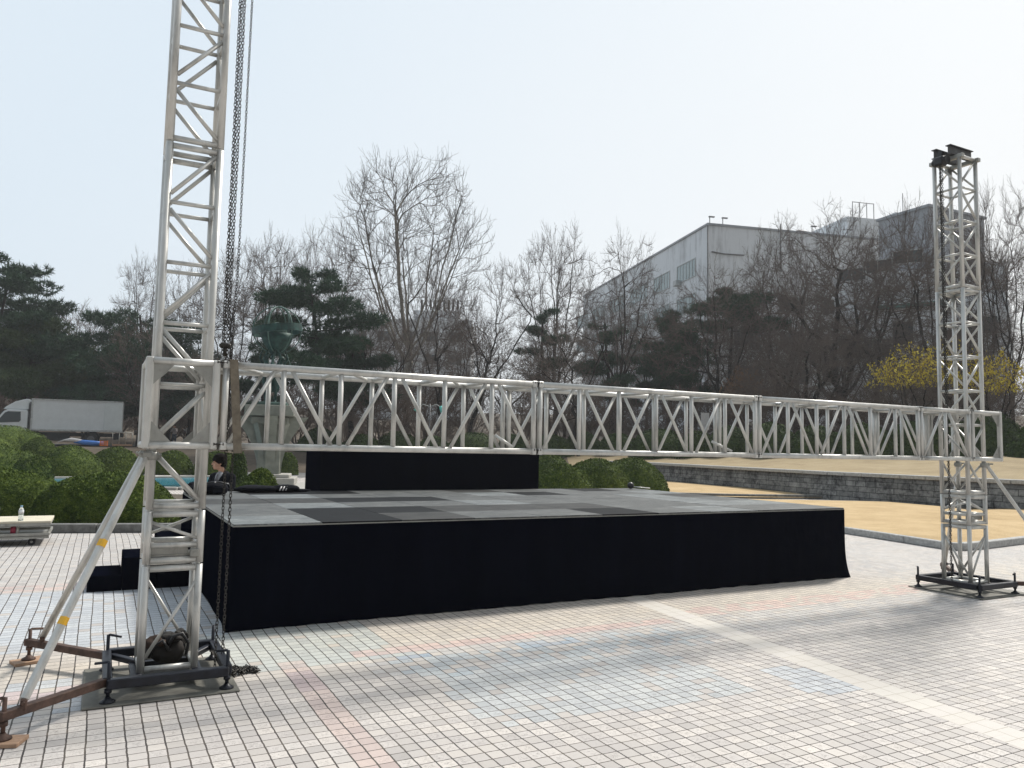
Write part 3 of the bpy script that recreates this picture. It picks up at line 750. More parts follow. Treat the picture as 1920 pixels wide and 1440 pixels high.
def chain(pts, name, parent, scale=1.0, seed=0):
    """links laid along a polyline; link long axis along the path, alternate links turned by 90 degrees"""
    pts = [np.array(p, float) for p in pts]; pitch = .0285 * scale; rn = np.random.RandomState(seed)
    seg = [np.linalg.norm(b_ - a) for a, b_ in zip(pts, pts[1:])]; cum = np.concatenate([[0], np.cumsum(seg)]); n = int(cum[-1] / pitch)
    Vs = []; Fs = []
    for i in range(n):
        d = (i + .5) * pitch; k = min(np.searchsorted(cum, d) - 1, len(seg) - 1); k = max(k, 0); t = (d - cum[k]) / seg[k]
        c = pts[k] * (1 - t) + pts[k + 1] * t; y = (pts[k + 1] - pts[k]) / seg[k]
        a = np.array([0, 0, 1.]) if abs(y[2]) < .9 else np.array([1., 0, 0]); x = np.cross(y, a); x /= np.linalg.norm(x); z = np.cross(x, y)
        an = (.35 if i % 2 else .35 + math.pi / 2) + rn.uniform(-.25, .25); x2 = x * math.cos(an) + z * math.sin(an); z2 = np.cross(x2, y)
        Vs.append(c + (LV * scale) @ np.stack([x2, y, z2])); Fs.append(LF + i * len(LV))
    return mesh_np(name, np.concatenate(Vs), np.concatenate(Fs), M_CHAIN, parent, smooth=True)
def hoist(uc, s, label, zbot):
    h = empty('chain_hoist', UV(uc, -1.17, 4.93), RZ, label, 'hoist')
    m = MB()
    for y in (-.085, .085):
        z = .055
        for zz, w in ((z + .05, .075), (z - .05, .075)): m.box((.035 * s, y, zz), (.43, w * .85, .008))
        m.box((.035 * s, y, z), (.429, .008, .092))
    m.build('hanger_beam', M_IBEAM, h)
    m = MB()
    for x in (-.15, .15): m.box((x, 0, -.025), (.05, .40, .045), None, .004)
    m.build('cross_channel', M_ALU2, h)
    m = MB(); c = Vector((.26 * s, 0, -.065)); m.box(c, (.11, .12, .11), None, .02); m.tube(c + Vector((0, -.085, 0)), c + Vector((0, .07, 0)), .052, 18); m.tube(c + Vector((0, .05, 0)), c + Vector((0, .09, 0)), .035, 14)
    m.box(c + Vector((0, 0, .09)), (.03, .05, .06)); m.build('hoist_body', M_BLACK, h)
    x0 = .26 * s
    for k, (dx, y, zb) in enumerate(((-.016, -.005, -2.86), (-.002, .012, -2.86), (.014, -.004, -3.35))):
        pts = [(x0 + dx * s, y, -.12), (x0 + dx * s + .003, y + .004, -1.6), (x0 + dx * s, y, zb)]
        chain(pts, 'lift_chain', h, .78, k)
    chain([(x0 + .060 * s, -.03, -.10), (x0 + .052 * s, -.03, -2.3), (x0 + .035 * s, -.03, -2.9), (x0 + .045 * s, -.01, -3.4)], 'hand_chain', h, .66, 9)
    m = MB(); m.box((x0, 0, -1.75 if s < 0 else -2.80), (.075, .03, .035), None, .01); m.tube((x0, 0, -1.80 if s < 0 else -2.8), (x0, 0, -1.86 if s < 0 else -2.87), .012, 8); m.build('hook_block', M_CHAIN, h)
    yb = 0.0
    g0 = [(x0 + .045 * s, -.03, -2.85), (x0 + .03 * s, -.03, zbot), ]
    chain([(x0 + .035 * s, -.03, -2.85), (x0 + .03 * s, -.03, zbot)], 'slack_chain', h, .8, 21)
    chain([(x0 + .075 * s, -.045, -2.95), (x0 + .07 * s, -.05, zbot + .005)], 'slack_chain', h, .8, 22)
    return h
hL = hoist(-.54, 1, 'chain hoist hanging on the near left tower with dark chains trailing to the paving', -4.915)
hR = hoist(7.64, -1, 'black chain hoist on I-beams crowning the far right tower', -4.80)
# chain heap on the paving below the left hoist
rn = random.Random(8); pts = []
p = [.30, -.03, -4.915]
for i in range(70):
    t = i / 70
    pts.append((.31 + .26 * t * (1 if i % 2 else .9) + rn.uniform(-.05, .05) * (1 - t * .6), -.03 + .05 * math.sin(i * .9) + rn.uniform(-.035, .035) + .02 * t, -4.918 + (.035 * (1 - t)) * rn.random()))
chain(pts, 'chain_heap', hL, 1.0, 31)

# webbing strap round the beam by the left sleeve
s_ = empty('lashing_strap', UV(-.255, BV, 0), RZ, 'grey webbing strap wrapped round the beam beside the left sleeve', 'strap')
m = MB()
yF = -BD - .034
m.bar((-.010, yF, BZ1 + .03), (.038, yF - .004, BZ0 - .04), .004, .050)
m.bar((-.010, yF, BZ1 + .031), (-.010, BD + .034, BZ1 + .031), .004, .058, up=(1, 0, 0))
m.bar((.036, yF - .003, BZ0 - .04), (.036, BD + .034, BZ0 - .04), .004, .058, up=(1, 0, 0))
m.bar((-.010, BD + .034, BZ1 + .03), (.036, BD + .034, BZ0 - .04), .004, .050)
m.build('webbing', M_STRAP, s_)

# mats and wooden pads under the feet
def slab(name, c, d, mat, label, cat, rz=RZ, group=None, bev=.01):
    o = MB().box((0, 0, d[2] / 2), d, None, bev).build(name, mat, None, c, rz); return tag(o, label, cat, group)
slab('base_mat', UV(-.57, -1.17, .001), (.84, .84, .012), M_MAT, 'worn grey board under the left tower foot frame', 'mat')
slab('base_mat', UV(7.70, -1.16, .001), (.88, .86, .012), M_MAT, 'dark board under the right tower foot frame', 'mat')
for uc, s, l1, l2_ in ((-.54, 1, 'plywood pad under the front outrigger jack at the lower left', 'brown plywood pad under the rear outrigger jack of the left tower'),
                      (7.68, -1, 'plywood pad under the front outrigger jack of the right tower', 'brown pad under the rear outrigger jack behind the right tower')):
    for sy, lb in ((-1, l1), (1, l2_)):
        slab('wooden_pad', UV(uc - .78 * s, -1.17 + sy * .78, .001), (.19, .13, .02), M_WOODP, lb, 'pad', RZ + .35 * sy, None, .002)

# tool bag in the foot of the left tower
tb = empty('tool_bag', UV(-.54, -1.15, .118), RZ, 'crumpled dark tool bag stuffed inside the foot of the left tower', 'bag')
rn = np.random.RandomState(4)
def lump(name, c, r, mat, parent, amp=.18, seed=1, nu=40, nv=26, flat=True):
    m = MB().ell(c, r, nu, nv); V = np.array(m.V); d = V - np.array(c); rs = np.random.RandomState(seed)
    ks = rs.normal(size=(9, 3)) * 9 / max(r) * .33; ph = rs.rand(9) * 6
    n = sum(np.sin(d @ k + p) for k, p in zip(ks, ph)) / 9; n2 = sum(np.abs(np.sin(d @ k * 2.1 + p)) for k, p in zip(ks, ph)) / 9
    V = np.array(c) + d * (1 + amp * n * 2 - amp * n2)[:, None]
    if flat: V[:, 2] = np.maximum(V[:, 2], c[2] - r[2] * .8)
    return mesh_np(name, V, np.array(m.F), mat, parent, smooth=True)
lump('bag_body', (0, 0, .075), (.125, .115, .10), M_BAG, tb, .2, 3)
lump('bag_flap', (.03, -.03, .145), (.085, .08, .04), M_BAG, tb, .3, 6, 30, 16)
lump('bag_fold', (-.06, -.05, .12), (.07, .06, .05), simple('bag_lining', (.035, .019, .012), .8, 0, .6, 14, .2), tb, .35, 9, 30, 16)
lump('bag_fold', (.09, .0, .13), (.05, .07, .06), M_BAG, tb, .35, 12, 30, 16)
m = MB(); m.path([(.0, -.10, .10), (.03, -.115, .17), (.08, -.11, .185), (.12, -.10, .12), (.11, -.10, .05)], .010, 8); m.path([(-.10, -.08, .05), (-.08, -.11, .12), (-.03, -.11, .15), (.01, -.115, .09)], .010, 8); m.build('handle', M_BLACK, tb)

# ================================================================== CART, PEOPLE AND SMALL THINGS
ct = empty('dolly_cart', UV(-1.53, 6.17), RZ, 'low flatbed dolly with a pale wooden board on top at the left edge', 'cart')
m = MB(); m.box((-.75, .44, .322), (1.5, .88, .03), None, .003); m.build('top_board', simple('pale_board', (.58, .53, .42), .7, 0, .12, 5), ct)
m = MB(); m.box((-.75, .006, .29), (1.48, .03, .035)); m.box((-.75, .874, .29), (1.48, .03, .035)); m.box((-.02, .44, .2905), (.03, .83, .034)); m.build('top_frame', M_ALU2, ct)
m = MB(); m.box((-.76, -.01, .155), (1.5, .03, .04), None, .004); m.box((-.76, .87, .155), (1.5, .03, .04), None, .004); m.box((-.02, .43, .155), (.03, .85, .039), None, .004)
m.box((-.76, .43, .125), (1.48, .84, .02)); m.box((-.76, -.012, .112), (1.5, .02, .03)); m.build('lower_deck', M_ALU2, ct)
for x, y in ((-.22, .05), (-.22, .80), (-1.3, .05), (-1.3, .80)):
    m = MB(); m.tube((x, y - .016, .05), (x, y + .016, .05), .048, 18); w = m.build('wheel', M_RUBBER, ct)
    MB().tube((x, y - .019, .05), (x, y + .019, .05), .016, 10).build('hub', M_ALU2, w)
    MB().bar((x, y - .024, .05), (x, y - .024, .115), .03, .004, up=(1, 0, 0)).bar((x, y + .024, .05), (x, y + .024, .115), .03, .004, up=(1, 0, 0)).build('fork', M_BLACK, w)
M_RED = simple('red_vinyl', (.38, .03, .07), .4, 0, .3, 14)
t_ = empty('cable_reel', UV(-1.98, 6.28, .14), RZ, 'small red and white strap coil on the lower deck of the dolly', 'strap coil')
m = MB(); m.tube((-.03, 0, .065), (.03, 0, .065), .062, 20); m.build('red_coil', M_RED, t_)
m = MB(); m.path([(.05 + .006 * k, .052 * math.cos(a), .06 + .052 * math.sin(a)) for k in range(3) for a in np.linspace(0, 6.28, 17)], .006, 6); m.build('white_cord', simple('white_cord', (.6, .58, .52), .6), t_)
lump_ = lump('grey_tarp', (0, 0, .05), (.26, .20, .05), simple('grey_tarp', (.16, .16, .165), .8), None, .25, 5); lump_.location = UV(-2.42, 6.55, .135); tag(lump_, 'dark grey folded tarp lying on the lower deck of the dolly', 'tarp')
def glassy(name, col, rough=.15):
    b = NB(name); b.b.inputs['Transmission Weight'].default_value = .75; b.b.inputs['IOR'].default_value = 1.2; return b.set(col, rough)
def bottle(loc, colcap, body, label, h=.21):
    r = empty('water_bottle', loc, 0, label, 'bottle')
    MB().lathe([(.028, 0), (.032, .01), (.031, h * .35), (.028, h * .42), (.032, h * .5), (.031, h * .7), (.022, h * .82), (.013, h * .88), (.013, h * .9)], 20).build('bottle_body', body, r)
    MB().lathe([(.0325, 0), (.0325, h * .2)], 20, (0, 0, h * .48)).build('paper_label', simple('white_label', (.65, .67, .68), .6, 0, .2, 60), r)
    MB().lathe([(.016, 0), (.016, .02)], 14, (0, 0, h * .9)).build('cap', colcap, r)
bottle(UV(-1.90, 6.27, .338), simple('blue_cap', (.25, .45, .6), .5), glassy('clear_pet', (.85, .9, .92)), 'clear water bottle with white label standing on the pale dolly board')
bottle(UV(-2.235, 6.80, .338), simple('green_cap', (.05, .35, .22), .5), glassy('green_pet', (.2, .6, .45)), 'green tinted bottle at the far left on the dolly board')

M_SKIN = simple('skin', (.50, .29, .20), .55, 0, .08, 20)
M_HAIR = simple('black_hair', (.006, .004, .004), .85, 0, .5, 40, .5, spec=.1)
M_SUIT = simple('black_jacket', (.004, .005, .009), .85, 0, .35, 12, .2, spec=.1)
M_KNIT = simple('grey_shirt', (.27, .28, .30), .85, 0, .2, 60, .2)
M_WHITEC = simple('white_cloth', (.62, .60, .60), .8, 0, .1, 12)
M_JEANS = simple('blue_jeans', (.05, .08, .14), .8, 0, .2, 12)
def remesh(o, vox, sm=2):
    r = o.modifiers.new('r', 'REMESH'); r.mode = 'VOXEL'; r.voxel_size = vox; r.use_smooth_shade = True
    s2 = o.modifiers.new('s', 'SMOOTH'); s2.iterations = sm; s2.factor = .5
    return o
def hand(m, w, d, side, curl=.5):       # palm with five bent fingers; w wrist, d forearm direction
    w = Vector(w); d = Vector(d).normalized(); sd_ = d.cross(Vector((0, 0, 1))).normalized() * side; dn = Vector((0, 0, -1))
    m.ell(w + d * .045, (.040, .036, .020), 12, 8)
    for i, (o, L) in enumerate(((-.030, .062), (-.010, .075), (.010, .070), (.030, .054))):
        a = w + d * .075 + sd_ * o; b_ = a + (d * (1 - curl * .5) + dn * curl * .5).normalized() * L * .55; c = b_ + (d * (1 - curl) + dn * curl).normalized() * L * .5
        m.cone2(a, b_, .0095, .009, 8); m.cone2(b_, c, .009, .0075, 8)
    a = w + d * .03 + sd_ * -.035; b_ = a + (d * .7 - sd_ * .7).normalized() * .035; m.cone2(a, b_, .012, .010, 8); m.cone2(b_, b_ + d * .03, .010, .008, 8)
def head(m, c, f, s=1.0, female=False):  # c = head centre, f = facing direction
    f = Vector(f).normalized(); r = f.cross(Vector((0, 0, 1))).normalized(); up = r.cross(f); c = Vector(c)
    Rm = Matrix((r, f, up)).transposed(); q = lambda x, y, z: c + (r * x + f * y + up * z) * s
    m.ell(q(0, -.005, .03), (.076 * s, .095 * s, .092 * s), 20, 14, Rm); m.ell(q(0, .022, -.035), (.060 * s, .068 * s, .072 * s), 18, 12, Rm)
    m.ell(q(0, .062, -.082), (.026 * s, .022 * s, .020 * s), 12, 8, Rm)
    m.cone2(q(0, .088, .018), q(0, .108, -.018), .008 * s, .0125 * s, 8)
    for sx in (-1, 1):
        m.ell(q(sx * .012, .098, -.020), (.008 * s,) * 3, 8, 6); m.ell(q(sx * .078, -.005, -.005), (.008 * s, .018 * s, .030 * s), 10, 8, Rm)
        m.ell(q(sx * .045, .062, -.03), (.022 * s, .02 * s, .02 * s), 10, 8, Rm); m.ell(q(sx * .03, .078, .030), (.025 * s, .012 * s, .008 * s), 10, 6, Rm)
    m.ell(q(0, .086, -.050), (.024 * s, .011 * s, .006 * s), 12, 6, Rm); m.ell(q(0, .084, -.060), (.020 * s, .011 * s, .007 * s), 12, 6, Rm)
    return q, Rm
def face_bits(q, Rm, s, parent):
    m = MB(); 
    for sx in (-1, 1): m.ell(q(sx * .031, .086, .012), (.013 * s, .006 * s, .006 * s), 10, 6, Rm)
    m.build('eyes', simple('eye_dark', (.03, .02, .018), .3), parent)
    m = MB()
    for sx in (-1, 1): m.ell(q(sx * .032, .090, .034), (.019 * s, .006 * s, .004 * s), 10, 6, Rm)
    m.build('eyebrows', M_HAIR, parent)
    m = MB(); m.ell(q(0, .0945, -.0545), (.022 * s, .005 * s, .0055 * s), 12, 6, Rm); m.build('lips', simple('lips', (.40, .15, .13), .5), parent)

# seated man behind the stage
mx = P(416, 850, 12.6); mloc = Vector((mx.x + .02, mx.y, 0))
man = empty('person', mloc, R(0), 'young man with dark hair in a black jacket sitting behind the stage corner facing left', 'person')
FH = Vector((-.86, -.50, 0)).normalized(); F_ = Vector((-.38, -.92, 0)).normalized(); Rr = F_.cross(Vector((0, 0, 1)))
def L_(f, r, z): return F_ * f + Rr * r + Vector((0, 0, z))
b = MB(); hs = 1.04
q, Rm = head(b, L_(.045, .03, 1.185), FH, hs)
b.cone2(L_(.02, 0, 1.10), L_(-.01, 0, .98), .052, .062); RF = Matrix.Rotation(math.atan2(F_.y, F_.x), 3, 'Z'); b.ell(L_(-.035, 0, .84), (.11, .16, .20), 16, 12, RF); b.ell(L_(-.03, 0, .62), (.115, .155, .18), 16, 12, RF)
for s in (-1, 1):
    b.cone2(L_(-.01, s * .17, .93), L_(.04, s * .22, .70), .048, .040); b.cone2(L_(.04, s * .22, .70), L_(.28, s * .12, .66), .038, .028)
    hand(b, L_(.29, s * .115, .66), F_ - Rr * s * .3, s, .6)
    b.cone2(L_(0, s * .10, .54), L_(.42, s * .13, .52), .085, .062); b.cone2(L_(.42, s * .13, .52), L_(.40, s * .13, .10), .056, .038); b.cone2(L_(.38, s * .13, .055), L_(.53, s * .14, .04), .042, .03)
remesh(b.build('body', M_SKIN, man), .007, 2)
face_bits(q, Rm, hs, man)
h = MB(); h.ell(q(0, -.012, .066), (.098 * hs, .108 * hs, .098 * hs), 24, 16, Rm); h.ell(q(0, -.05, .0), (.082 * hs, .07 * hs, .075 * hs), 20, 12, Rm)
for sx in (-1, 1): h.ell(q(sx * .072, -.002, .035), (.022 * hs, .060 * hs, .050 * hs), 14, 10, Rm); h.ell(q(sx * .045, .070, .062), (.045 * hs, .030 * hs, .026 * hs), 12, 8, Rm)
rn = random.Random(2)
for i in range(70):
    a = rn.uniform(-1.35, 1.35); x = math.sin(a) * .088; y = math.cos(a) * .092 - .004
    h.cone2(q(x * .8, y * .72, .105 + rn.uniform(-.01, .02)), q(x * 1.0, y * 1.06, .052 + rn.uniform(-.014, .01)), .014 * hs, .005 * hs, 6)
for i in range(60):
    a = rn.uniform(0, 6.28); h.cone2(q(math.cos(a) * .05, math.sin(a) * .06 - .02, .13), q(math.cos(a) * .088, math.sin(a) * .095 - .02, .10 + rn.uniform(-.03, .03)), .018, .006, 6)
remesh(h.build('hair', M_HAIR, man), .006, 1)
c = MB()     # jacket
c.ell(L_(-.03, 0, .82), (.165, .20, .24), 18, 14, Matrix.Rotation(math.atan2(F_.y, F_.x), 3, 'Z')); c.ell(L_(-.03, 0, .64), (.16, .20, .2), 16, 12, Matrix.Rotation(math.atan2(F_.y, F_.x), 3, 'Z')); c.cone2(L_(-.035, -.16, .965), L_(-.035, .16, .965), .062, .062)
for s in (-1, 1):
    c.cone2(L_(-.02, s * .185, .95), L_(.04, s * .245, .69), .072, .06); c.cone2(L_(.04, s * .245, .69), L_(.27, s * .13, .66), .058, .042)
    c.cone2(L_(-.05, s * .05, 1.035), L_(.03, s * .085, .965), .03, .035); c.cone2(L_(.03, s * .085, .97), L_(.135, s * .055, .80), .036, .034); c.cone2(L_(.135, s * .055, .80), L_(.15, s * .04, .62), .034, .04)
remesh(c.build('jacket', M_SUIT, man), .009, 2)
c = MB(); c.cone2(L_(.012, 0, 1.05), L_(.0, 0, .985), .050, .056); c.ell(L_(.035, 0, .86), (.095, .10, .20), 14, 10, RF); remesh(c.build('shirt', M_KNIT, man), .008, 2)
c = MB(); c.path([L_(.105, -.01, 1.0), L_(.152, -.012, .90), L_(.165, -.01, .72)], [.012, .02, .024], 8); c.build('scarf_end', simple('scarf_grey', (.10, .10, .115), .85, 0, .3, 80), man)
c = MB()
for s in (-1, 1): c.cone2(L_(-.02, s * .10, .54), L_(.42, s * .13, .52), .098, .075); c.cone2(L_(.42, s * .13, .52), L_(.40, s * .13, .13), .072, .055)
remesh(c.build('trousers', M_SUIT, man), .012, 2)
c = MB()
for s in (-1, 1): c.ell(L_(.45, s * .135, .045), (.06, .06, .045), 12, 8); c.cone2(L_(.39, s * .13, .045), L_(.56, s * .14, .035), .05, .038)
remesh(c.build('shoes', M_BLACK, man), .01, 1)
man.scale = (.98, .98, .965)
sl_ = empty('stool', mloc + L_(-.02, 0, -.02), 0, 'low grey stool hidden under the seated man', 'stool')
MB().lathe([(.18, .40), (.19, .42), (.18, .445)], 20).build('seat', M_BLACK, sl_)
for a in range(4): MB().tube((.12 * math.cos(a * 1.57 + .7), .12 * math.sin(a * 1.57 + .7), .405), (.17 * math.cos(a * 1.57 + .7), .17 * math.sin(a * 1.57 + .7), 0), .012, 8).build('leg', M_STEEL, sl_)

ZD = SH + .022
# black backpack and black jacket with white stripes lying on the deck
bp = empty('backpack', UV(.28, 3.78, ZD), RZ, 'bulky black backpack set down on the stage deck before the seated man', 'backpack')
lump('bag_body', (0, 0, .075), (.22, .14, .085), M_SUIT, bp, .07, 11)
o = MB().box((.08, -.12, .06), (.17, .08, .10), None, .02).build('front_pocket', M_SUIT, bp)
lump('side_fold', (-.22, -.02, .07), (.13, .12, .085), M_SUIT, bp, .16, 14)
m = MB(); m.path([(-.16, -.10, .11), (-.05, -.13, .150), (.08, -.13, .155), (.18, -.11, .13), (.24, -.08, .05)], .010, 8); m.build('shoulder_strap', M_BLACK, bp)
m = MB(); 
for p_ in ((.02, -.142, .155), (.17, -.12, .138), (-.10, -.14, .07)): m.ell(p_, (.010, .006, .008), 8, 6)
m.build('zip_pull', M_WHITEC, bp)
jk = empty('folded_jacket', UV(.97, 4.08, ZD), RZ, 'black sports jacket with white sleeve stripes spread on the stage deck', 'jacket')
lump('jacket_body', (-.12, 0, .045), (.36, .15, .062), M_SUIT, jk, .16, 21, 50, 24)
lump('sleeve', (.26, -.02, .05), (.19, .09, .06), M_SUIT, jk, .2, 24)
lump('sleeve', (.46, .02, .02), (.17, .05, .025), M_SUIT, jk, .12, 27)
m = MB()
for k in range(3): m.path([(.175 + .040 * k, -.112 + .006 * k, .025), (.187 + .040 * k, -.108 + .006 * k, .05), (.205 + .04 * k, -.088 + .006 * k, .078)], .0085, 6)
m.build('white_stripes', M_WHITEC, jk)
sp_ = empty('stage_lamp', UV(6.88, 4.02, ZD), RZ, 'small round black lamp head with a thin rod lying on the stage back right corner', 'lamp')
MB().ell((0, 0, .06), (.06, .05, .055), 16, 12).build('lamp_head', M_BLACK, sp_)
MB().tube((.05, 0, .04), (.36, -.05, .016), .008, 8).build('rod', M_ALU, sp_)
# pale scrap of tape on the deck
# ================================================================== VEGETATION: clipped bushes
def leaf_mat(name, stops, sc=6, rough=.75):
    b = NB(name); c = b.coord(); n1 = b.noise(c, sc, 4, .7); n2 = b.noise(c, sc * 7, 3, .7); n3 = b.noise(c, .7, 2)
    n4 = b.noise(c, sc * 2.6, 3, .6)
    f = b.math('ADD', b.math('MULTIPLY', n1, .28), b.math('ADD', b.math('MULTIPLY', n2, .26), b.math('ADD', b.math('MULTIPLY', n3, .16), b.math('MULTIPLY', n4, .30))))
    b.b.inputs['Subsurface Weight'].default_value = 0.0
    return b.set(b.ramp(f, stops), rough, 0, .15)
M_YEW = leaf_mat('yew', [(.38, (.012, .026, .005)), (.47, (.046, .078, .011)), (.55, (.105, .150, .022)), (.64, (.20, .245, .042))], 5)
M_YEWD = leaf_mat('yew_dark', [(.38, (.008, .020, .005)), (.5, (.036, .066, .012)), (.62, (.10, .135, .028))], 4)
def bush(name, lobes, loc, n, ls, mat, label, seed, group='clipped round bushes', cat='bush', dens_up=.25):
    """lobes: (x,y,z,rx,ry,rz) ellipsoids standing on the ground; a shell of small leaf sprays covers them"""
    rs = np.random.RandomState(seed); Vs = []; Fq = []; off = 0
    L = np.array(lobes, float)
    def disp(p):
        return .019 * (np.sin(p[:, 0] * 3.1 + seed) * np.sin(p[:, 1] * 2.7 + 1) + .6 * np.sin(p[:, 0] * 7.3 + p[:, 2] * 6) + .5 * np.sin(p[:, 1] * 8.1 + p[:, 2] * 5 + 2) + .35 * np.sin(p[:, 0] * 17 + p[:, 1] * 13) * np.sin(p[:, 2] * 15 + p[:, 1] * 9))
    for lb in L:
        nu, nv = 30, 14; th = np.linspace(0, math.pi / 2 * 1.25, nv); ph = np.linspace(0, 2 * math.pi, nu, endpoint=False)
        T, Ph = np.meshgrid(th, ph, indexing='ij'); d = np.stack([np.sin(T) * np.cos(Ph), np.sin(T) * np.sin(Ph), np.cos(T)], -1).reshape(-1, 3)
        p = d * lb[3:6] * (1 - .5 * ls / max(.3, lb[3:6].mean()) - .03) + lb[:3]; p += d * disp(p)[:, None] * lb[3:6].mean()
        p[:, 2] = np.maximum(p[:, 2], 0); Vs.append(p)
        idx = np.arange(nu * nv).reshape(nv, nu); a = idx[:-1]; b_ = idx[1:]
        Fq.append(np.stack([a, b_, np.roll(b_, -1, 1), np.roll(a, -1, 1)], -1).reshape(-1, 4) + off); off += nu * nv
    area = L[:, 3] * L[:, 5] + L[:, 4] * L[:, 5] + L[:, 3] * L[:, 4]; cnt = (n * area / area.sum()).astype(int)
    P0 = []; N0 = []
    for k, lb in enumerate(L):
        z = rs.uniform(-.25, 1, cnt[k]); ph = rs.uniform(0, 2 * math.pi, cnt[k]); s = np.sqrt(np.clip(1 - z * z, 0, 1))
        d = np.stack([s * np.cos(ph), s * np.sin(ph), z], -1); p = d * lb[3:6] + lb[:3]; p += d * disp(p)[:, None] * lb[3:6].mean()
        ok = p[:, 2] > 0
        for j, l2 in enumerate(L):
            if j != k: ok &= (((p - l2[:3]) / l2[3:6]) ** 2).sum(1) > .94
        nn = d / lb[3:6]; nn /= np.linalg.norm(nn, axis=1)[:, None]; P0.append(p[ok]); N0.append(nn[ok])
    p = np.concatenate(P0); nn = np.concatenate(N0); m = len(p)
    tn = rs.normal(size=(m, 3)); tn -= nn * (tn * nn).sum(1)[:, None]; tn /= np.linalg.norm(tn, axis=1)[:, None]
    dirs = tn * .8 + nn * rs.uniform(.15, .75, (m, 1)) + np.array([0, 0, dens_up * .6]); dirs /= np.linalg.norm(dirs, axis=1)[:, None]
    nj = nn + rs.normal(size=(m, 3)) * .35; sd2 = np.cross(nj, dirs); sd2 /= np.linalg.norm(sd2, axis=1)[:, None]
    l = ls * rs.uniform(.6, 1.5, (m, 1)); p = p - nn * ls * rs.uniform(-.1, .9, (m, 1))
    q = np.stack([p - sd2 * l * .16, p + dirs * l * .55 - sd2 * l * .26, p + dirs * l, p + dirs * l * .55 + sd2 * l * .26], 1).reshape(-1, 3)
    Fq.append(np.arange(m * 4).reshape(-1, 4) + off); Vs.append(q)
    o = mesh_np(name, np.concatenate(Vs), np.concatenate(Fq), mat, None, False, loc); o.data.shade_smooth() if False else None
    return tag(o, label, cat, group)
def lobed(w, d, h, k, seed):
    rn = random.Random(seed); L = [(0, 0, 0, w * .5, d * .5, h)]
    for i in range(k):
        a = rn.uniform(0, 6.28); t = rn.uniform(.45, .75); s = rn.uniform(.5, .68)
        L.append((math.cos(a) * w * .5 * t, math.sin(a) * d * .5 * t, 0, w * .5 * s, d * .5 * s, h * rn.uniform(.6, .9)))
    return L
def px_bush(xl, xr, yt, Y, n, ls, mat, label, seed, lobes=None, depth=1.0, zoff=0, group='clipped round bushes', k=3, cat='bush'):
    xc = (xl + xr) / 2; c = on(xc, Y); w = (xr - xl) / FPX * Y; top = P(xc, yt, Y).z; h = max(.3, top - c.z)
    L = lobes(w, h) if lobes else lobed(w, w * depth, h, k, seed)
    return bush('round_bush', L, (c.x, c.y, c.z + zoff), n, ls, mat, label, seed, group, cat)
px_bush(88, 345, 884, 13.9, 64000, .036, M_YEW, 'broad light green clipped bush behind the near tower and its stay poles', 1,
        lambda w, h: [(0, 0, 0, w * .5, w * .33, h * .97), (-w * .20, -.1, 0, w * .33, w * .28, h * .90), (w * .2, -.2, 0, w * .29, w * .27, h * .86)])
px_bush(-190, 118, 876, 14.3, 64000, .036, M_YEW, 'wide layered bush behind the dolly cart at the left edge', 2,
        lambda w, h: [(-w * .02, .2, 0, w * .46, w * .30, h), (w * .25, .1, 0, w * .28, w * .24, h * .93), (-w * .0, -.55, 0, w * .22, w * .20, h * .72), (-w * .25, -.3, 0, w * .3, w * .26, h * .85)])
px_bush(72, 192, 836, 30.2, 17100, 0.058, M_YEW, 'round bush with a notched side beside the pond edge, left of the near tower', 3, k=2)
px_bush(-70, 60, 833, 28.0, 17100, 0.058, M_YEW, 'bush at the left edge with its top below the truck cab', 4, k=2)
px_bush(40, 100, 855, 26.5, 15200, 0.054, M_YEW, 'low bush just in front of the taller bush at the far left', 5, k=2)
px_bush(-70, 78, 797, 39, 17100, 0.061, M_YEW, 'tallest bush at the left edge covering the truck cab door', 6, k=2)
px_bush(38, 108, 821, 37.5, 13300, 0.061, M_YEW, 'small bush stepping down under the front of the truck box', 7, k=1)
px_bush(172, 264, 840, 33.6, 15200, 0.075, M_YEW, 'round bush below the blue tarp roll and orange crate', 8, k=2)
px_bush(290, 362, 846, 34.2, 13300, 0.075, M_YEW, 'dark round bush seen through the near tower beyond the pond', 9, k=1)
px_bush(374, 452, 846, 34.2, 13300, 0.075, M_YEW, 'round bush right behind the seated man beyond the pond', 10, k=1)
px_bush(432, 466, 845, 22.5, 7600, 0.061, M_YEWD, 'dark narrow bush beside the statue pedestal', 11, k=0, depth=1.1)
px_bush(440, 530, 879, 15.2, 17100, 0.041, M_YEW, 'low two-tiered bush right of the seated man behind the stage', 12,
        lambda w, h: [(-w * .05, .35, 0, w * .46, w * .4, h), (w * .03, -.25, 0, w * .46, w * .38, h * .80)])
px_bush(520, 560, 850, 36, 5700, 0.075, M_YEW, 'bush peeking out between the statue pedestal and the black riser', 13, k=0)
px_bush(995, 1112, 872, 21.0, 17100, 0.051, M_YEW, 'low bush touching the right side of the black riser', 14, k=1)
px_bush(1050, 1190, 862, 23.5, 20900, 0.054, M_YEW, 'middle bush of the three behind the stage deck right of the riser', 15, k=1)
px_bush(1120, 1252, 860, 26.5, 20900, 0.061, M_YEW, 'right-hand bush of the cluster next to the dry lawn tip', 16, k=1)
px_bush(985, 1080, 853, 28.5, 11400, 0.068, M_YEW, 'rear bush rising just above the riser corner', 17, k=1)
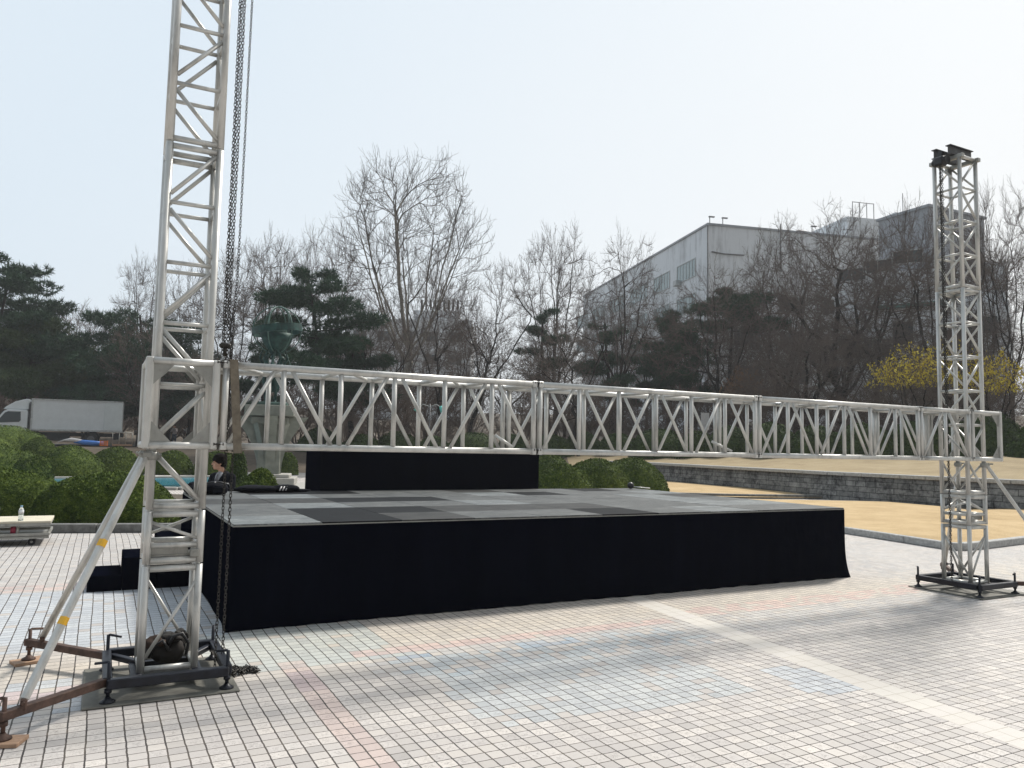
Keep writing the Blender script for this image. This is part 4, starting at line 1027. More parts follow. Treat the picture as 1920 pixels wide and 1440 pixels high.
hx = [(560, 640, 800, 47), (640, 720, 812, 45), (700, 790, 806, 46), (775, 850, 815, 44), (835, 940, 808, 46), (925, 1000, 812, 44.5), (990, 1075, 812, 45), (1055, 1130, 806, 46), (1120, 1200, 810, 44),
      (1180, 1290, 800, 41), (1270, 1345, 806, 39), (1320, 1415, 797, 38), (1395, 1500, 790, 36), (1480, 1580, 795, 35), (1560, 1680, 790, 34), (1660, 1760, 786, 33.5), (1740, 1830, 782, 33), (1800, 1915, 768, 32.5), (1896, 2010, 790, 29.5)]
BL_ = ['bush in the beam row directly above the left end of the black riser', 'bush in the beam row above the middle of the riser, left of the teal lamp', 'bush in the beam row below the left teal spotlight', 'small bush in the beam row below the right teal spotlight', 'wide bush in the beam row left of the central beam joint', 'bush in the beam row right behind the central beam joint', 'bush in the first two bays right of the central beam joint', 'bush in the beam row with a pale slope patch below, above the riser-side bush cluster', 'bush in the beam row left of the white notice board', 'large bush in the beam row right below the white notice board', 'bush in the beam row between notice board and white globe lamp', 'bush in the beam row under the white globe lamp', 'big bush in the beam row just right of the third beam joint', 'bush in the beam row in the middle of the third beam section', 'long bush in the beam row behind the closely spaced far verticals', 'bush in the beam row just left of the fourth beam joint']
for i, (a, b_, yt, Y) in enumerate(hx):
    lab = BL_[i] if i < 16 else ['dark bush just left of the far tower seen behind the sleeve', 'big dark rounded bush right of the far tower above the dry slope', 'rightmost dark bush cut by the frame edge'][i - 16]
    px_bush(a, b_, yt, Y, 9000, .10, M_YEWD, lab, 40 + i, k=2, group='clipped bushes along the slope top', zoff=-.1)

# ================================================================== TREES
def tubes_np(segs, sides):
    """segs: array n x 8 (p0, p1, r0, r1) -> prism tubes"""
    S = np.asarray(segs, float); p0, p1, r0, r1 = S[:, :3], S[:, 3:6], S[:, 6], S[:, 7]
    d = p1 - p0; d /= np.maximum(np.linalg.norm(d, axis=1), 1e-6)[:, None]
    a = np.where(np.abs(d[:, 2:3]) < .9, np.array([[0, 0, 1.]]), np.array([[1., 0, 0]])); x = np.cross(d, a); x /= np.linalg.norm(x, axis=1)[:, None]; y = np.cross(d, x)
    an = np.arange(sides) * 2 * math.pi / sides; c, s = np.cos(an)[None, :, None], np.sin(an)[None, :, None]
    ring = x[:, None] * c + y[:, None] * s
    V = np.concatenate([p0[:, None] + ring * r0[:, None, None], p1[:, None] + ring * r1[:, None, None]], 1)
    n = len(S); base = (np.arange(n) * 2 * sides)[:, None]; k = np.arange(sides)[None]
    F = np.stack([base + k, base + (k + 1) % sides, base + sides + (k + 1) % sides, base + sides + k], -1).reshape(-1, 4)
    return V.reshape(-1, 3), F
def grow(seed, st):
    """returns list per level of segments"""
    rn = random.Random(seed); levels = {}
    def branch(p, d, L, r, lv):
        spec = st['lv'][lv]; n = spec.get('n', 4); segs = levels.setdefault(lv, []); pts = [(p.copy(), d.copy(), r)]
        for i in range(n):
            w = spec.get('w', .15); d = d + Vector((rn.gauss(0, w), rn.gauss(0, w), rn.gauss(0, w))) + Vector((0, 0, spec.get('up', 0.0)))
            d.normalize(); q = p + d * (L / n); r2 = r * (1 - (1 - spec.get('tip', .45)) / n) if n else r
            segs.append((*p, *q, r, r2)); p = q; r = r2; pts.append((p.copy(), d.copy(), r))
        if lv + 1 >= len(st['lv']): return
        nx = st['lv'][lv + 1]; k = rn.randint(*nx['k']); az = rn.uniform(0, 6.28)
        for c in range(k):
            t = nx.get('t0', .3) + (1 - nx.get('t0', .3)) * ((c + rn.uniform(.2, .9)) / k)
            idx = min(t, .999) * n; i = int(idx); f = idx - i; q = pts[i][0].lerp(pts[i + 1][0], f); dd = pts[i][1]; rr = pts[i][2]
            a = rn.uniform(*nx['a']); az += 2.4 + rn.uniform(-.5, .5)
            x = dd.cross(Vector((0, 0, 1)) if abs(dd.z) < .9 else Vector((1, 0, 0))).normalized(); y = dd.cross(x)
            nd = dd * math.cos(a) + (x * math.cos(az) + y * math.sin(az)) * math.sin(a)
            if nx.get('flat'): nd.z *= nx['flat']
            nd.normalize()
            branch(q, nd, L * rn.uniform(*nx['l']) * (1 - nx.get('taper', .35) * t), min(rr * .85, max(rr * nx.get('r', .55), st.get('rmin', .008))), lv + 1)
        if nx.get('lead', True):       # the limb carries on as a leader
            branch(pts[-1][0], pts[-1][1], L * rn.uniform(*nx['l']), pts[-1][2] * .95, lv + 1)
    d0 = Vector(st.get('lean', (0, 0, 1))).normalized()
    branch(Vector((0, 0, -.2)), d0, st['lv'][0]['L'], st['r0'], 0)
    return levels
def bark(name, lo, hi, sc=3):
    b = NB(name); c = b.coord((1, 1, .3)); n = b.noise(c, sc, 5, .7); b.bump(n, .4, .03); return b.set(b.ramp(n, [(.35, lo), (.65, hi)]), .9, 0, .1)
M_BARK = bark('bark_dark', (.012, .010, .009), (.038, .032, .028))
M_BARKP = bark('bark_pale', (.14, .125, .105), (.40, .37, .32), 1.5)
M_TWIG = bark('twig_brown', (.085, .068, .060), (.17, .137, .12))
M_TWIGR = bark('twig_red', (.11, .082, .068), (.21, .16, .135))
M_TWIGG = bark('twig_grey', (.09, .078, .070), (.17, .15, .135))
MESHES = {}
def net_tree(seed, H, fork, env, N, bf, r_tip, trunk_lean=0.0, twn=3, twl=.55, kink=.12, expo=2.35, up=.25, tw_up=.3, limbs=5, lo=.34, lz=(.8, .95), lcur=.5, lcrook=.02, aw=1.3):
    """bare tree: targets in a crown envelope joined to the closest limb (distance + balance * path length), pipe-model radii"""
    rs = np.random.RandomState(seed); T = env(rs, N) * H
    nodes = []; par = []; plen = []
    nb = 7; p = np.zeros(3); p[2] = -.25
    wob = rs.normal(size=(nb + 1, 2)) * .012 * H
    for i in range(nb + 1):
        t = i / nb; nodes.append([trunk_lean * H * fork * t * t + wob[i, 0] * t, wob[i, 1] * t, -.25 + (fork * H + .25) * t]); par.append(i - 1); plen.append(0 if i else 0)
    plen = [0.0] * len(nodes)
    A = np.zeros((N * 6 + 400, 3)); n = len(nodes); A[:n] = nodes; PL = np.zeros(len(A)); PAR = np.full(len(A), -1); PAR[:n] = par; DR = np.zeros((len(A), 3)); DR[:, 2] = 1
    PL[:n - 2] = 1e9; tip0 = n - 1
    # a few main limbs sweep from the fork out to the crown
    for k in range(limbs):
        az = k * 2.399 + rs.uniform(-.35, .35); rad = lo * H * rs.uniform(.45, 1.0) * (.35 if k == limbs - 1 else 1); zt_ = H * rs.uniform(*lz) * (1 if rad < lo * H * .6 else .9)
        st_i = tip0 - (k % 2); a0 = A[st_i].copy(); e = np.array([math.cos(az) * rad, math.sin(az) * rad, zt_]); m = 9; jj = st_i; off_ = np.zeros(3); Ltot = np.linalg.norm(e - a0)
        for q in range(1, m + 1):
            f = q / m; fr = f ** lcur if lcur < 1 else f; off_ = off_ + rs.normal(size=3) * lcrook * H
            p_ = a0 + (e - a0) * np.array([f ** (1 - .35 * lcur), f ** (1 - .35 * lcur), f]) + off_ * (1 if q < m else .5)
            A[n] = p_; PAR[n] = jj; dd = p_ - A[jj]; DR[n] = dd / np.linalg.norm(dd); PL[n] = Ltot * f * .25; jj = n; n += 1
    order = np.argsort(np.linalg.norm(T - A[n - 1], axis=1) + rs.rand(N) * .05 * H)
    for k in order:
        t = T[k]; d = np.linalg.norm(A[:n] - t, axis=1)
        ca = ((t - A[:n]) * DR[:n]).sum(1) / np.maximum(d, 1e-6); j = int(np.argmin(d * (1 + aw * (1 - ca)) + bf * PL[:n] + .6 * np.maximum(0, A[:n, 2] - t[2])))
        L = d[j]; m = max(1, min(5, int(L / (.045 * H)) + 1)); a0 = A[j]; jj = j; perp = rs.normal(size=3) * kink * L; perp[2] = abs(perp[2]) * -up
        for q in range(1, m + 1):
            f = q / m; A[n] = a0 + (t - a0) * f + perp * math.sin(f * math.pi) * .5 + (rs.normal(size=3) * .0035 * H if q < m else 0)
            PL[n] = PL[jj] + L / m if PL[jj] < 1e8 else L / m; PAR[n] = jj; dd = A[n] - A[jj]; DR[n] = dd / max(1e-6, np.linalg.norm(dd)); jj = n; n += 1
    A = A[:n]; PAR = PAR[:n]; w = np.zeros(n); kids = np.bincount(PAR[1:], minlength=n); w[kids == 0] = 1
    for i in range(n - 1, 0, -1): w[PAR[i]] += w[i]
    # children always have a larger index than their parent, so one backward sweep is enough
    r = r_tip * w ** (1 / expo); idx = np.arange(1, n); P0 = A[PAR[idx]]; P1 = A[idx]; R1 = r[idx]; R0 = np.minimum(r[PAR[idx]], R1 * 1.35)
    segs = np.column_stack([P0, P1, R0, R1])
    bigm = w[idx] > N * .02
    # twigs
    ti = idx[w[idx] <= 3]; D = A[ti] - A[PAR[ti]]; D /= np.maximum(np.linalg.norm(D, axis=1), 1e-6)[:, None]
    D = np.repeat(D, twn, 0); B = np.repeat(A[ti], twn, 0) - D * rs.rand(len(D), 1) * .25 * twl
    def spray(B, D, l, spread):
        d = D + rs.normal(size=D.shape) * spread + np.array([0, 0, tw_up * .5]); d /= np.linalg.norm(d, axis=1)[:, None]; m_ = B + d * l * .5
        d2 = d + rs.normal(size=D.shape) * .25 + np.array([0, 0, tw_up * .4]); d2 /= np.linalg.norm(d2, axis=1)[:, None]; return m_, m_ + d2 * l * .5, d2
    l = twl * rs.uniform(.5, 1.3, (len(D), 1)); M1, E1, d1 = spray(B, D, l, .42)
    tw = [np.column_stack([B, M1, np.full(len(B), r_tip * .9), np.full(len(B), r_tip * .75)]), np.column_stack([M1, E1, np.full(len(B), r_tip * .75), np.full(len(B), r_tip * .5)])]
    for o_ in (M1, (M1 + E1) / 2, E1):
        sel = rs.rand(len(o_)) < .8; l2_ = twl * .5 * rs.uniform(.5, 1.2, (sel.sum(), 1)); m2, e2, _q = spray(o_[sel], d1[sel], l2_, .6)
        tw.append(np.column_stack([o_[sel], e2, np.full(sel.sum(), r_tip * .65), np.full(sel.sum(), r_tip * .45)]))
    return segs[bigm], np.concatenate([segs[~bigm]] + tw)
def net_proto(key, mb, mt, **kw):
    big, small = net_tree(**kw); V, F = tubes_np(big, 8); V2, F2 = tubes_np(small, 3); me = []
    for nm, v, f, m in (('trunk', V, F, mb), ('crown', V2, F2, mt)):
        o = mesh_np(nm, v, f, m, None, nm == 'trunk'); me.append(o.data); COL.objects.unlink(o); bpy.data.objects.remove(o)
    MESHES[key] = (me, np.percentile(V2[:, 2], 99.8), np.percentile(np.abs(V2[:, 0]), 98.5) * 2); return len(big) + len(small)
def place_tree(key, loc, H=None, Wd=None, rz=0, label='', cat='tree', group=None, name='bare_tree', lean=(0, 0), nmin=.97):
    me, h, w = MESHES[key]; s = H / h; sx = (Wd / w) if Wd else s
    t = empty(name, loc, 0, label, cat, group); t.rotation_euler = (lean[0], lean[1], rz); t.scale = (sx, sx, s)
    for nm, m in zip(('trunk', 'crown'), me):
        o = bpy.data.objects.new(nm, m); COL.objects.link(o); reg(o, t)
    return t
def ball(rs, N): v = rs.normal(size=(N, 3)); v /= np.linalg.norm(v, axis=1)[:, None]; return v * rs.rand(N, 1) ** .38
def env_tall(rs, N):
    z = rs.rand(N) ** .75; a = rs.rand(N) * 6.283; top = .40 + .60 * z
    rad = .30 * np.sin(np.clip((top - .36) / .66, 0, 1) * math.pi * .78 + .12) ** .8 * rs.rand(N) ** .45
    x = rad * np.cos(a); y = rad * np.sin(a) * .85; top = np.where(np.hypot(x, y) > .2, top * .93, top); return np.column_stack([x, y, top])
def env_oval(rs, N): v = ball(rs, N); return np.column_stack([v[:, 0] * .27, v[:, 1] * .27, .62 + v[:, 2] * .36])
def env_round(rs, N): v = ball(rs, N); v[:, 2] = np.abs(v[:, 2]) ** 1.0 * np.sign(v[:, 2] + .35); return np.column_stack([v[:, 0] * .42, v[:, 1] * .42, .58 + v[:, 2] * .40])
def env_wide(rs, N):
    v = ball(rs, N); rr = np.hypot(v[:, 0], v[:, 1]); z = .66 + v[:, 2] * .30 - rr ** 2 * .22 + .08 * np.sin(v[:, 0] * 9) * np.cos(v[:, 1] * 8); return np.column_stack([v[:, 0] * .62, v[:, 1] * .62, np.clip(z, .2, 1)])
def env_crook(rs, N):
    v = ball(rs, N); k = rs.randint(0, 3, N); c = np.array([[.16, .05, .78], [-.16, -.05, .62], [.05, .12, .50]])[k]; s_ = np.array([.22, .22, .18])[k][:, None]
    return c + v * s_ * np.array([1.1, 1.1, .9])
def env_thick(rs, N): v = ball(rs, N); return np.column_stack([v[:, 0] * .55, v[:, 1] * .55, .5 + v[:, 2] * .46])
cnt = 0
cnt += net_proto('tall', M_BARKP, M_TWIGG, seed=4, H=21, fork=.36, env=env_tall, N=560, bf=.35, r_tip=.014, twn=2, twl=1.1, kink=.04, expo=2.05, limbs=13, lo=.31, lz=(.85, .98), lcur=.9, lcrook=.004, aw=3.0, up=-.6, tw_up=.8)
cnt += net_proto('oval', M_BARK, M_TWIG, seed=5, H=13, fork=.26, env=env_oval, N=380, bf=.4, r_tip=.010, twn=3, twl=.65, kink=.08, expo=2.0, limbs=7, lo=.24, lz=(.75, .97), lcrook=.008, aw=2.0, tw_up=.6)
cnt += net_proto('round', M_BARK, M_TWIG, seed=15, H=12, fork=.24, env=env_round, N=420, bf=.4, r_tip=.010, twn=3, twl=.65, kink=.10, expo=2.0, limbs=7, lo=.36, lz=(.65, .93), lcrook=.012, aw=1.6, tw_up=.4)
cnt += net_proto('wide', M_BARK, M_TWIG, seed=9, H=12, fork=.22, env=env_wide, N=1250, bf=.38, r_tip=.0095, twn=3, twl=.5, kink=.13, expo=1.82, limbs=8, lo=.52, lz=(.60, .88), lcrook=.018, aw=1.3, tw_up=.15)
cnt += net_proto('wide2', M_BARK, M_TWIG, seed=19, H=12, fork=.30, env=env_wide, N=520, bf=.4, r_tip=.010, twn=3, twl=.6, kink=.12, expo=1.84, limbs=6, lo=.48, lz=(.65, .92), lcrook=.018, aw=1.4, tw_up=.25)
cnt += net_proto('crook', M_BARK, M_TWIG, seed=21, H=12, fork=.3, env=env_crook, N=330, bf=.4, r_tip=.010, twn=3, twl=.6, kink=.15, expo=2.0, limbs=4, lo=.3, lz=(.6, .95), lcrook=.022, aw=1.4, trunk_lean=.25, tw_up=.3)
cnt += net_proto('thicket', M_TWIG, M_TWIGR, seed=33, H=4, fork=.06, env=env_thick, N=170, limbs=9, lo=.5, lz=(.5, .9), lcrook=.01, bf=.7, r_tip=.008, twn=3, twl=.5, kink=.15, tw_up=.5)
print('tree segments', cnt)

def tree_px(key, xt, yt, Y, wpx, xb=None, label='', group=None, rz=None, name='bare_tree', seed=0):
    """crown top at (xt, yt) in depth Y; trunk base under xb"""
    b_ = on(xb if xb is not None else xt, Y); top = P(xt, yt, Y); H = max(1.0, top.z - b_.z + .2); Wd = wpx / FPX * Y
    t = place_tree(key, (b_.x, b_.y, b_.z), H, Wd, rz if rz is not None else random.Random(seed + int(xt * 7 + Y)).uniform(0, 6.28), label, 'tree', group, name)
    if xb is not None and abs(xt - xb) > 12:
        t.rotation_euler = (0, math.atan2((xt - xb) / FPX * Y, H) * .8, 0)
    return t
tree_px('tall', 748, 302, 55, 285, 764, 'tallest bare tree with pale trunk and fan of rising limbs behind the beam', rz=.2)
tree_px('oval', 246, 478, 75, 100, 252, 'thin bare tree standing alone against the sky left of the near tower')
tree_px('round', 350, 500, 60, 150, 352, 'bare tree whose crown is split by the near tower')
tree_px('round', 428, 462, 58, 190, 440, 'bare tree behind the hanging chains')
tree_px('oval', 505, 440, 62, 150, 500, 'bare tree rising behind the statue globe')
tree_px('round', 598, 422, 66, 150, 600, 'bare tree above the spreading pine left of the tallest tree')
tree_px('oval', 1046, 426, 60, 150, 1040, 'oval crowned bare tree in the middle between the tallest tree and the white building')
tree_px('wide2', 1168, 440, 50, 190, 1165, 'forked bare tree reaching in front of the long white building', rz=2.2)
tree_px('crook', 925, 476, 50, 180, 872, 'bare tree leaning right beside the tallest tree')
tree_px('crook', 835, 470, 46, 150, 830, 'slim dark bare tree in front of the tallest tree')
tree_px('round', 700, 560, 48, 170, 690, 'low bare tree in front of the tallest tree left side')
tree_px('crook', 985, 590, 44, 200, 1085, 'low dark tree leaning strongly to the left near the beam joint')
tree_px('wide', 1560, 402, 48, 400, 1588, 'broad dark cherry tree in the middle of the building front', rz=1.0)
tree_px('wide2', 1655, 440, 46, 250, 1640, 'forked dark trunk cherry tree right of the broad cherry', rz=3.6)
tree_px('wide2', 1345, 495, 47, 210, 1348, 'bare tree with thin upright trunk before the corner of the white building', rz=4.4)
tree_px('round', 1722, 376, 43, 230, 1770, 'tall dark bare tree just left of the far tower', rz=.3)
tree_px('wide', 1462, 432, 52, 230, 1470, 'dense cherry tree between the building corner and the broad cherry', rz=5.2)
tree_px('wide', 1500, 600, 42, 260, 1530, 'low leaning cherry tree under the broad cherry')
tree_px('round', 1908, 350, 42, 190, 1900, 'bare tree at the right edge beside the far tower')
tree_px('oval', 1858, 440, 46, 130, 1855, 'slender bare tree just right of the far tower')
tree_px('crook', 1800, 560, 40, 180, 1815, 'low bare tree tangled behind the far tower legs')
tree_px('oval', 120, 568, 80, 130, 122, 'reddish hazy bare tree between the two left pines')
tree_px('oval', 175, 588, 78, 120, 178, 'reddish bare tree left of the dark cedar')
tree_px('wide', 60, 585, 70, 150, 66, 'bare tree behind the light green pine at the left')
rb = random.Random(77)
for i in range(24):
    x = 240 + i * 70 + rb.uniform(-14, 14); Y = rb.uniform(56, 80) if i % 2 else rb.uniform(48, 58); yt = rb.uniform(560, 650) + (20 if x < 700 else 0)
    if x > 1050: yt = rb.uniform(560, 640)
    tree_px(rb.choice(['oval', 'wide2', 'crook', 'round']), x, yt, Y, rb.uniform(110, 190), x + rb.uniform(-10, 10), 'bare tree in the crowded brown belt behind the bushes', 'bare trees crowded behind the bushes', name='bare_tree')
for i in range(24):
    x = -10 + i * 81 + rb.uniform(-16, 16); Y = (rb.uniform(60, 70) if x < 430 else rb.uniform(46, 54)) if x < 1400 else rb.uniform(38, 46); yt = rb.uniform(690, 740)
    tree_px('thicket', x, yt, Y, rb.uniform(120, 190), x, 'brown leafless thicket under the bare trees', 'leafless thickets', name='thicket')
    KID_last = None

# pines and cedars: limbs carrying flat pads of needle tufts
def pine_mesh(seed, H, Wd, pads, tufts, droop=.0, trunk_r=.25, tl=.34, lean=(0, 0, 1), wn=.05, start=.35, padf=.22):
    rn = random.Random(seed); rs = np.random.RandomState(seed); segs = []; p = Vector((0, 0, -.2)); d = Vector(lean).normalized(); n = 9; L = H * 1.02; r = trunk_r; pts = []
    for i in range(n):
        d = (d + Vector((rn.gauss(0, .07), rn.gauss(0, .07), .05))).normalized(); q = p + d * L / n; r2 = r * .86; segs.append((*p, *q, r, r2)); pts.append((p, q, r2)); p = q; r = r2
    C = []
    for k in range(pads):
        t = start + (1 - start) * (k + .5) / pads; i = min(int(t * n), n - 1); b0 = pts[i][0].lerp(pts[i][1], t * n - i if t < 1 else 1)
        az = k * 2.4 + rn.uniform(-.5, .5); f = math.sin(min(1, (1 - t) * 1.6 + .25) * math.pi / 2); ln = Wd * .5 * f * rn.uniform(.7, 1.08)
        e = b0 + Vector((math.cos(az) * ln, math.sin(az) * ln, ln * (.14 - droop) + rn.uniform(-.2, .3))); m = b0.lerp(e, .5) + Vector((rn.uniform(-.2, .2), rn.uniform(-.2, .2), -.1 * ln * .5))
        rr = pts[i][2] * .42; segs.append((*b0, *m, rr, rr * .7)); segs.append((*m, *e, rr * .7, rr * .25))
        for j in range(4):
            tt = .35 + .22 * j; c = b0.lerp(e, tt) + Vector((rn.uniform(-1, 1), rn.uniform(-1, 1), .15)) * ln * .13; s_ = ln * padf * rn.uniform(.6, 1.4); C.append((c.x, c.y, c.z + rn.uniform(-.1, .1) * s_, s_ * 1.3, s_ * 1.3, s_ * rn.uniform(.35, .65)))
            mm = b0.lerp(e, max(.1, tt - .15)); segs.append((*mm, *c, rr * .3, rr * .12))
    C = np.array(C); wgt = C[:, 3] ** 2; wgt /= wgt.sum(); ix = rs.choice(len(C), tufts, p=wgt)
    v = rs.normal(size=(tufts, 3)); v /= np.linalg.norm(v, axis=1)[:, None]; v *= rs.uniform(.45, 1.0, (tufts, 1)) ** .6
    c = C[ix, :3] + v * C[ix, 3:6]; K = 9
    dd = rs.normal(size=(tufts, K, 3)) + np.array([0, 0, .55]) + v[:, None] * .8; dd /= np.linalg.norm(dd, axis=2)[..., None]
    sd3 = np.cross(dd, rs.normal(size=(tufts, K, 3))); sd3 /= np.linalg.norm(sd3, axis=2)[..., None]
    l = tl * rs.uniform(.6, 1.2, (tufts, K, 1)); c = c[:, None]
    tri_ = np.stack([c - sd3 * wn * .5, c + sd3 * wn * .5, c + dd * l], 2).reshape(-1, 3)
    V, F = tubes_np(segs, 7)
    return V, F, tri_, np.arange(len(tri_)).reshape(-1, 3)
M_PINE = leaf_mat('pine_needles', [(.33, (.010, .028, .016)), (.5, (.030, .070, .038)), (.68, (.075, .13, .065))], 1.2, .6)
M_PINEL = leaf_mat('pine_needles_light', [(.33, (.018, .034, .012)), (.5, (.045, .075, .028)), (.68, (.085, .12, .045))], 1.2, .6)
def pine(xc, yt, Y, wpx, label, seed, mat=None, pads=14, tufts=2600, xb=None, hfac=1, **kw):
    b_ = on(xb if xb is not None else xc, Y); H = P(xc, yt, Y).z - b_.z; Wd = wpx / FPX * Y
    lean = ((P(xc, yt, Y).x - b_.x) / H, 0, 1)
    V, F, T, TF = pine_mesh(seed, H * .93, Wd, pads, tufts, lean=lean, **kw)
    t = empty('pine_tree', b_, 0, label, 'pine tree', 'pines')
    mesh_np('trunk', V, F, M_BARK, t, True); mesh_np('crown', T, TF, mat or M_PINE, t)
pine(-30, 455, 52, 290, 'big dark pine cut by the left frame edge', 3, pads=16, tufts=5200, start=.45, tl=.42, padf=.22, wn=.07)
pine(45, 592, 53, 250, 'lighter green spreading pine under the big dark pine at the left', 4, M_PINEL, pads=16, tufts=5600, start=.35, padf=.24, tl=.40, wn=.065)
pine(285, 572, 57, 260, 'dark dense cedar behind the white truck left of the near tower', 5, pads=18, tufts=6000, start=.25, padf=.26, droop=.10, tl=.42, wn=.07)
pine(175, 640, 55, 170, 'low dark pine above the truck roof', 25, pads=12, tufts=3400, start=.3, padf=.25)
pine(602, 484, 45, 220, 'tall spreading pine right of the statue globe', 6, pads=17, tufts=5200, start=.35, padf=.25, tl=.36)
pine(660, 618, 47, 170, 'low pine under the tallest bare tree', 7, pads=9, tufts=2200, start=.4, padf=.24)
pine(1252, 552, 50, 150, 'dark blue green pine in front of the long white building', 8, pads=16, tufts=4600, start=.35, padf=.28)
pine(1365, 528, 51, 190, 'flat topped pine before the corner of the white building', 9, pads=8, tufts=2600, start=.75, padf=.26)
pine(1150, 590, 52, 110, 'narrow dark pine left of the blue green pine', 10, pads=10, tufts=1800, start=.3, padf=.26)
pine(1030, 560, 54, 110, 'thin pine behind the oval crowned bare tree', 11, pads=9, tufts=1300, start=.4, padf=.22)
pine(500, 640, 50, 90, 'small pine directly behind the statue', 12, pads=9, tufts=1400, start=.2, padf=.3)
# shrubs with leaves or blossom
def sprinkle(key, name, xt, yt, Y, wpx, xb, label, mat, n, size, seed, zlo=.35, cat='shrub', group=None):
    t = tree_px(key, xt, yt, Y, wpx, xb, label, group, name=name); t['category'] = cat
    me, h, w = MESHES[key]; src = np.empty(len(me[1].vertices) * 3, np.float32); me[1].vertices.foreach_get('co', src); src = src.reshape(-1, 3); src = src[src[:, 2] > h * zlo]
    rs = np.random.RandomState(seed); c = src[rs.randint(0, len(src), n)] + rs.normal(size=(n, 3)) * .08
    d = rs.normal(size=(n, 3)); d /= np.linalg.norm(d, axis=1)[:, None]; s = np.cross(d, rs.normal(size=(n, 3))); s /= np.linalg.norm(s, axis=1)[:, None]
    k = size / t.scale[0] * rs.uniform(.5, 1.3, (n, 1)); q = np.stack([c, c + d * k * .5 + s * k * .35, c + d * k, c + d * k * .5 - s * k * .35], 1).reshape(-1, 3)
    mesh_np('blossom' if 'blossom' in label else 'leaves', q, np.arange(n * 4).reshape(-1, 4), mat, t)
M_YELLOW = leaf_mat('yellow_blossom', [(.35, (.38, .30, .03)), (.5, (.62, .50, .06)), (.7, (.78, .66, .14))], 3)
M_ORANGE = leaf_mat('dry_orange_leaves', [(.35, (.14, .08, .045)), (.7, (.30, .18, .11))], 3)
M_BROWNL = leaf_mat('dry_brown_leaves', [(.35, (.07, .045, .032)), (.7, (.15, .10, .075))], 3)
sprinkle('wide', 'blossom_tree', 1705, 655, 35, 170, 1715, 'small tree with yellow blossom left of the far tower', M_YELLOW, 2400, .09, 1, .62, 'tree')
sprinkle('wide', 'blossom_tree', 1880, 668, 33, 150, 1872, 'small tree with yellow blossom right of the far tower', M_YELLOW, 1500, .09, 2, .6, 'tree')
sprinkle('wide', 'blossom_tree', 1780, 640, 37, 150, 1790, 'thin tree with yellow blossom directly behind the far tower', M_YELLOW, 900, .085, 3, .6, 'tree')
sprinkle('thicket', 'shrub', 1393, 700, 45, 90, 1393, 'shrub with dry orange leaves below the white building corner', M_ORANGE, 3500, .13, 4, .4)
sprinkle('thicket', 'shrub', 22, 690, 58, 110, 22, 'shrub with dry reddish leaves left above the truck cab', M_BROWNL, 4000, .13, 5, .2)
sprinkle('thicket', 'shrub', 345, 690, 66, 120, 345, 'shrub with dry reddish leaves behind the near tower', M_BROWNL, 3500, .13, 6, .3)

# ================================================================== BUILDINGS
def bconc(name, base_, streak=.75):
    b = NB(name); c = b.coord((1, 1, .12)); n1 = b.noise(c, 1.2, 5, .7); n2 = b.noise(b.coord((1, 1, 1)), .25, 4, .6)
    f = b.math('ADD', b.math('MULTIPLY', n1, .6), b.math('MULTIPLY', n2, .4))
    return b.set(b.ramp(f, [(.36, tuple(v * streak * .8 for v in base_)), (.5, tuple(v * .95 for v in base_)), (.66, base_)]), .85, 0, .2)
M_BW = bconc('white_render_wall', (.76, .79, .82)); M_BW2 = bconc('grey_render_wall', (.36, .38, .41)); M_BF = simple('window_frame', (.45, .47, .47), .6)
def gl(name, col): b = NB(name); return b.set(col, .12, 0, .6)
M_GLASS = gl('window_glass', (.03, .045, .05)); M_GLASSL = gl('window_glass_pale', (.25, .33, .34)); M_GREEN = simple('green_ledge', (.06, .17, .14), .6); M_PIPE = simple('grey_pipe', (.13, .13, .135), .6, .3)
def window(parent, rotm, x, z, w, h, y=0, panes=4, glass=None, rec=.12, face='y', sill=True):
    """window on the face y=const (local), looking to -y"""
    m = MB(); fw = .09
    m.box((x, y - .03, z + h / 2 - fw / 2), (w, .12, fw)); m.box((x, y - .03, z - h / 2 + fw / 2), (w, .12, fw))
    for sx in (-1, 1): m.box((x + sx * (w / 2 - fw / 2), y - .032, z), (fw, .12, h - 2 * fw - .004))
    for i in range(1, panes): m.box((x - w / 2 + w * i / panes, y - .025, z), (.06, .09, h - 2 * fw - .004))
    if face == 'x': m.V = [(v[1], -v[0], v[2]) for v in m.V] if False else [(v[1], v[0], v[2]) for v in m.V]
    f = m.build('window', M_BF, parent)
    g = MB(); g.box((x, y - .012, z), (w - 2 * fw, .02, h - 2 * fw))
    if face == 'x': g.V = [(v[1], v[0], v[2]) for v in g.V]
    g.build('pane', glass or M_GLASS, f)
# long white building: corner column at picture 1328, one face running away to the left, one to the right
c0 = P(1328, 845, 90); cA = P(1090, 845, 131); cB = P(1520, 845, 93)
dA = Vector((cA.x - c0.x, cA.y - c0.y, 0)); dB = Vector((cB.x - c0.x, cB.y - c0.y, 0)); LA = dA.length; LB_ = dB.length * 1.9
zt = P(1328, 422, 90).z; zb = gz_(c0.x, c0.y) - 1
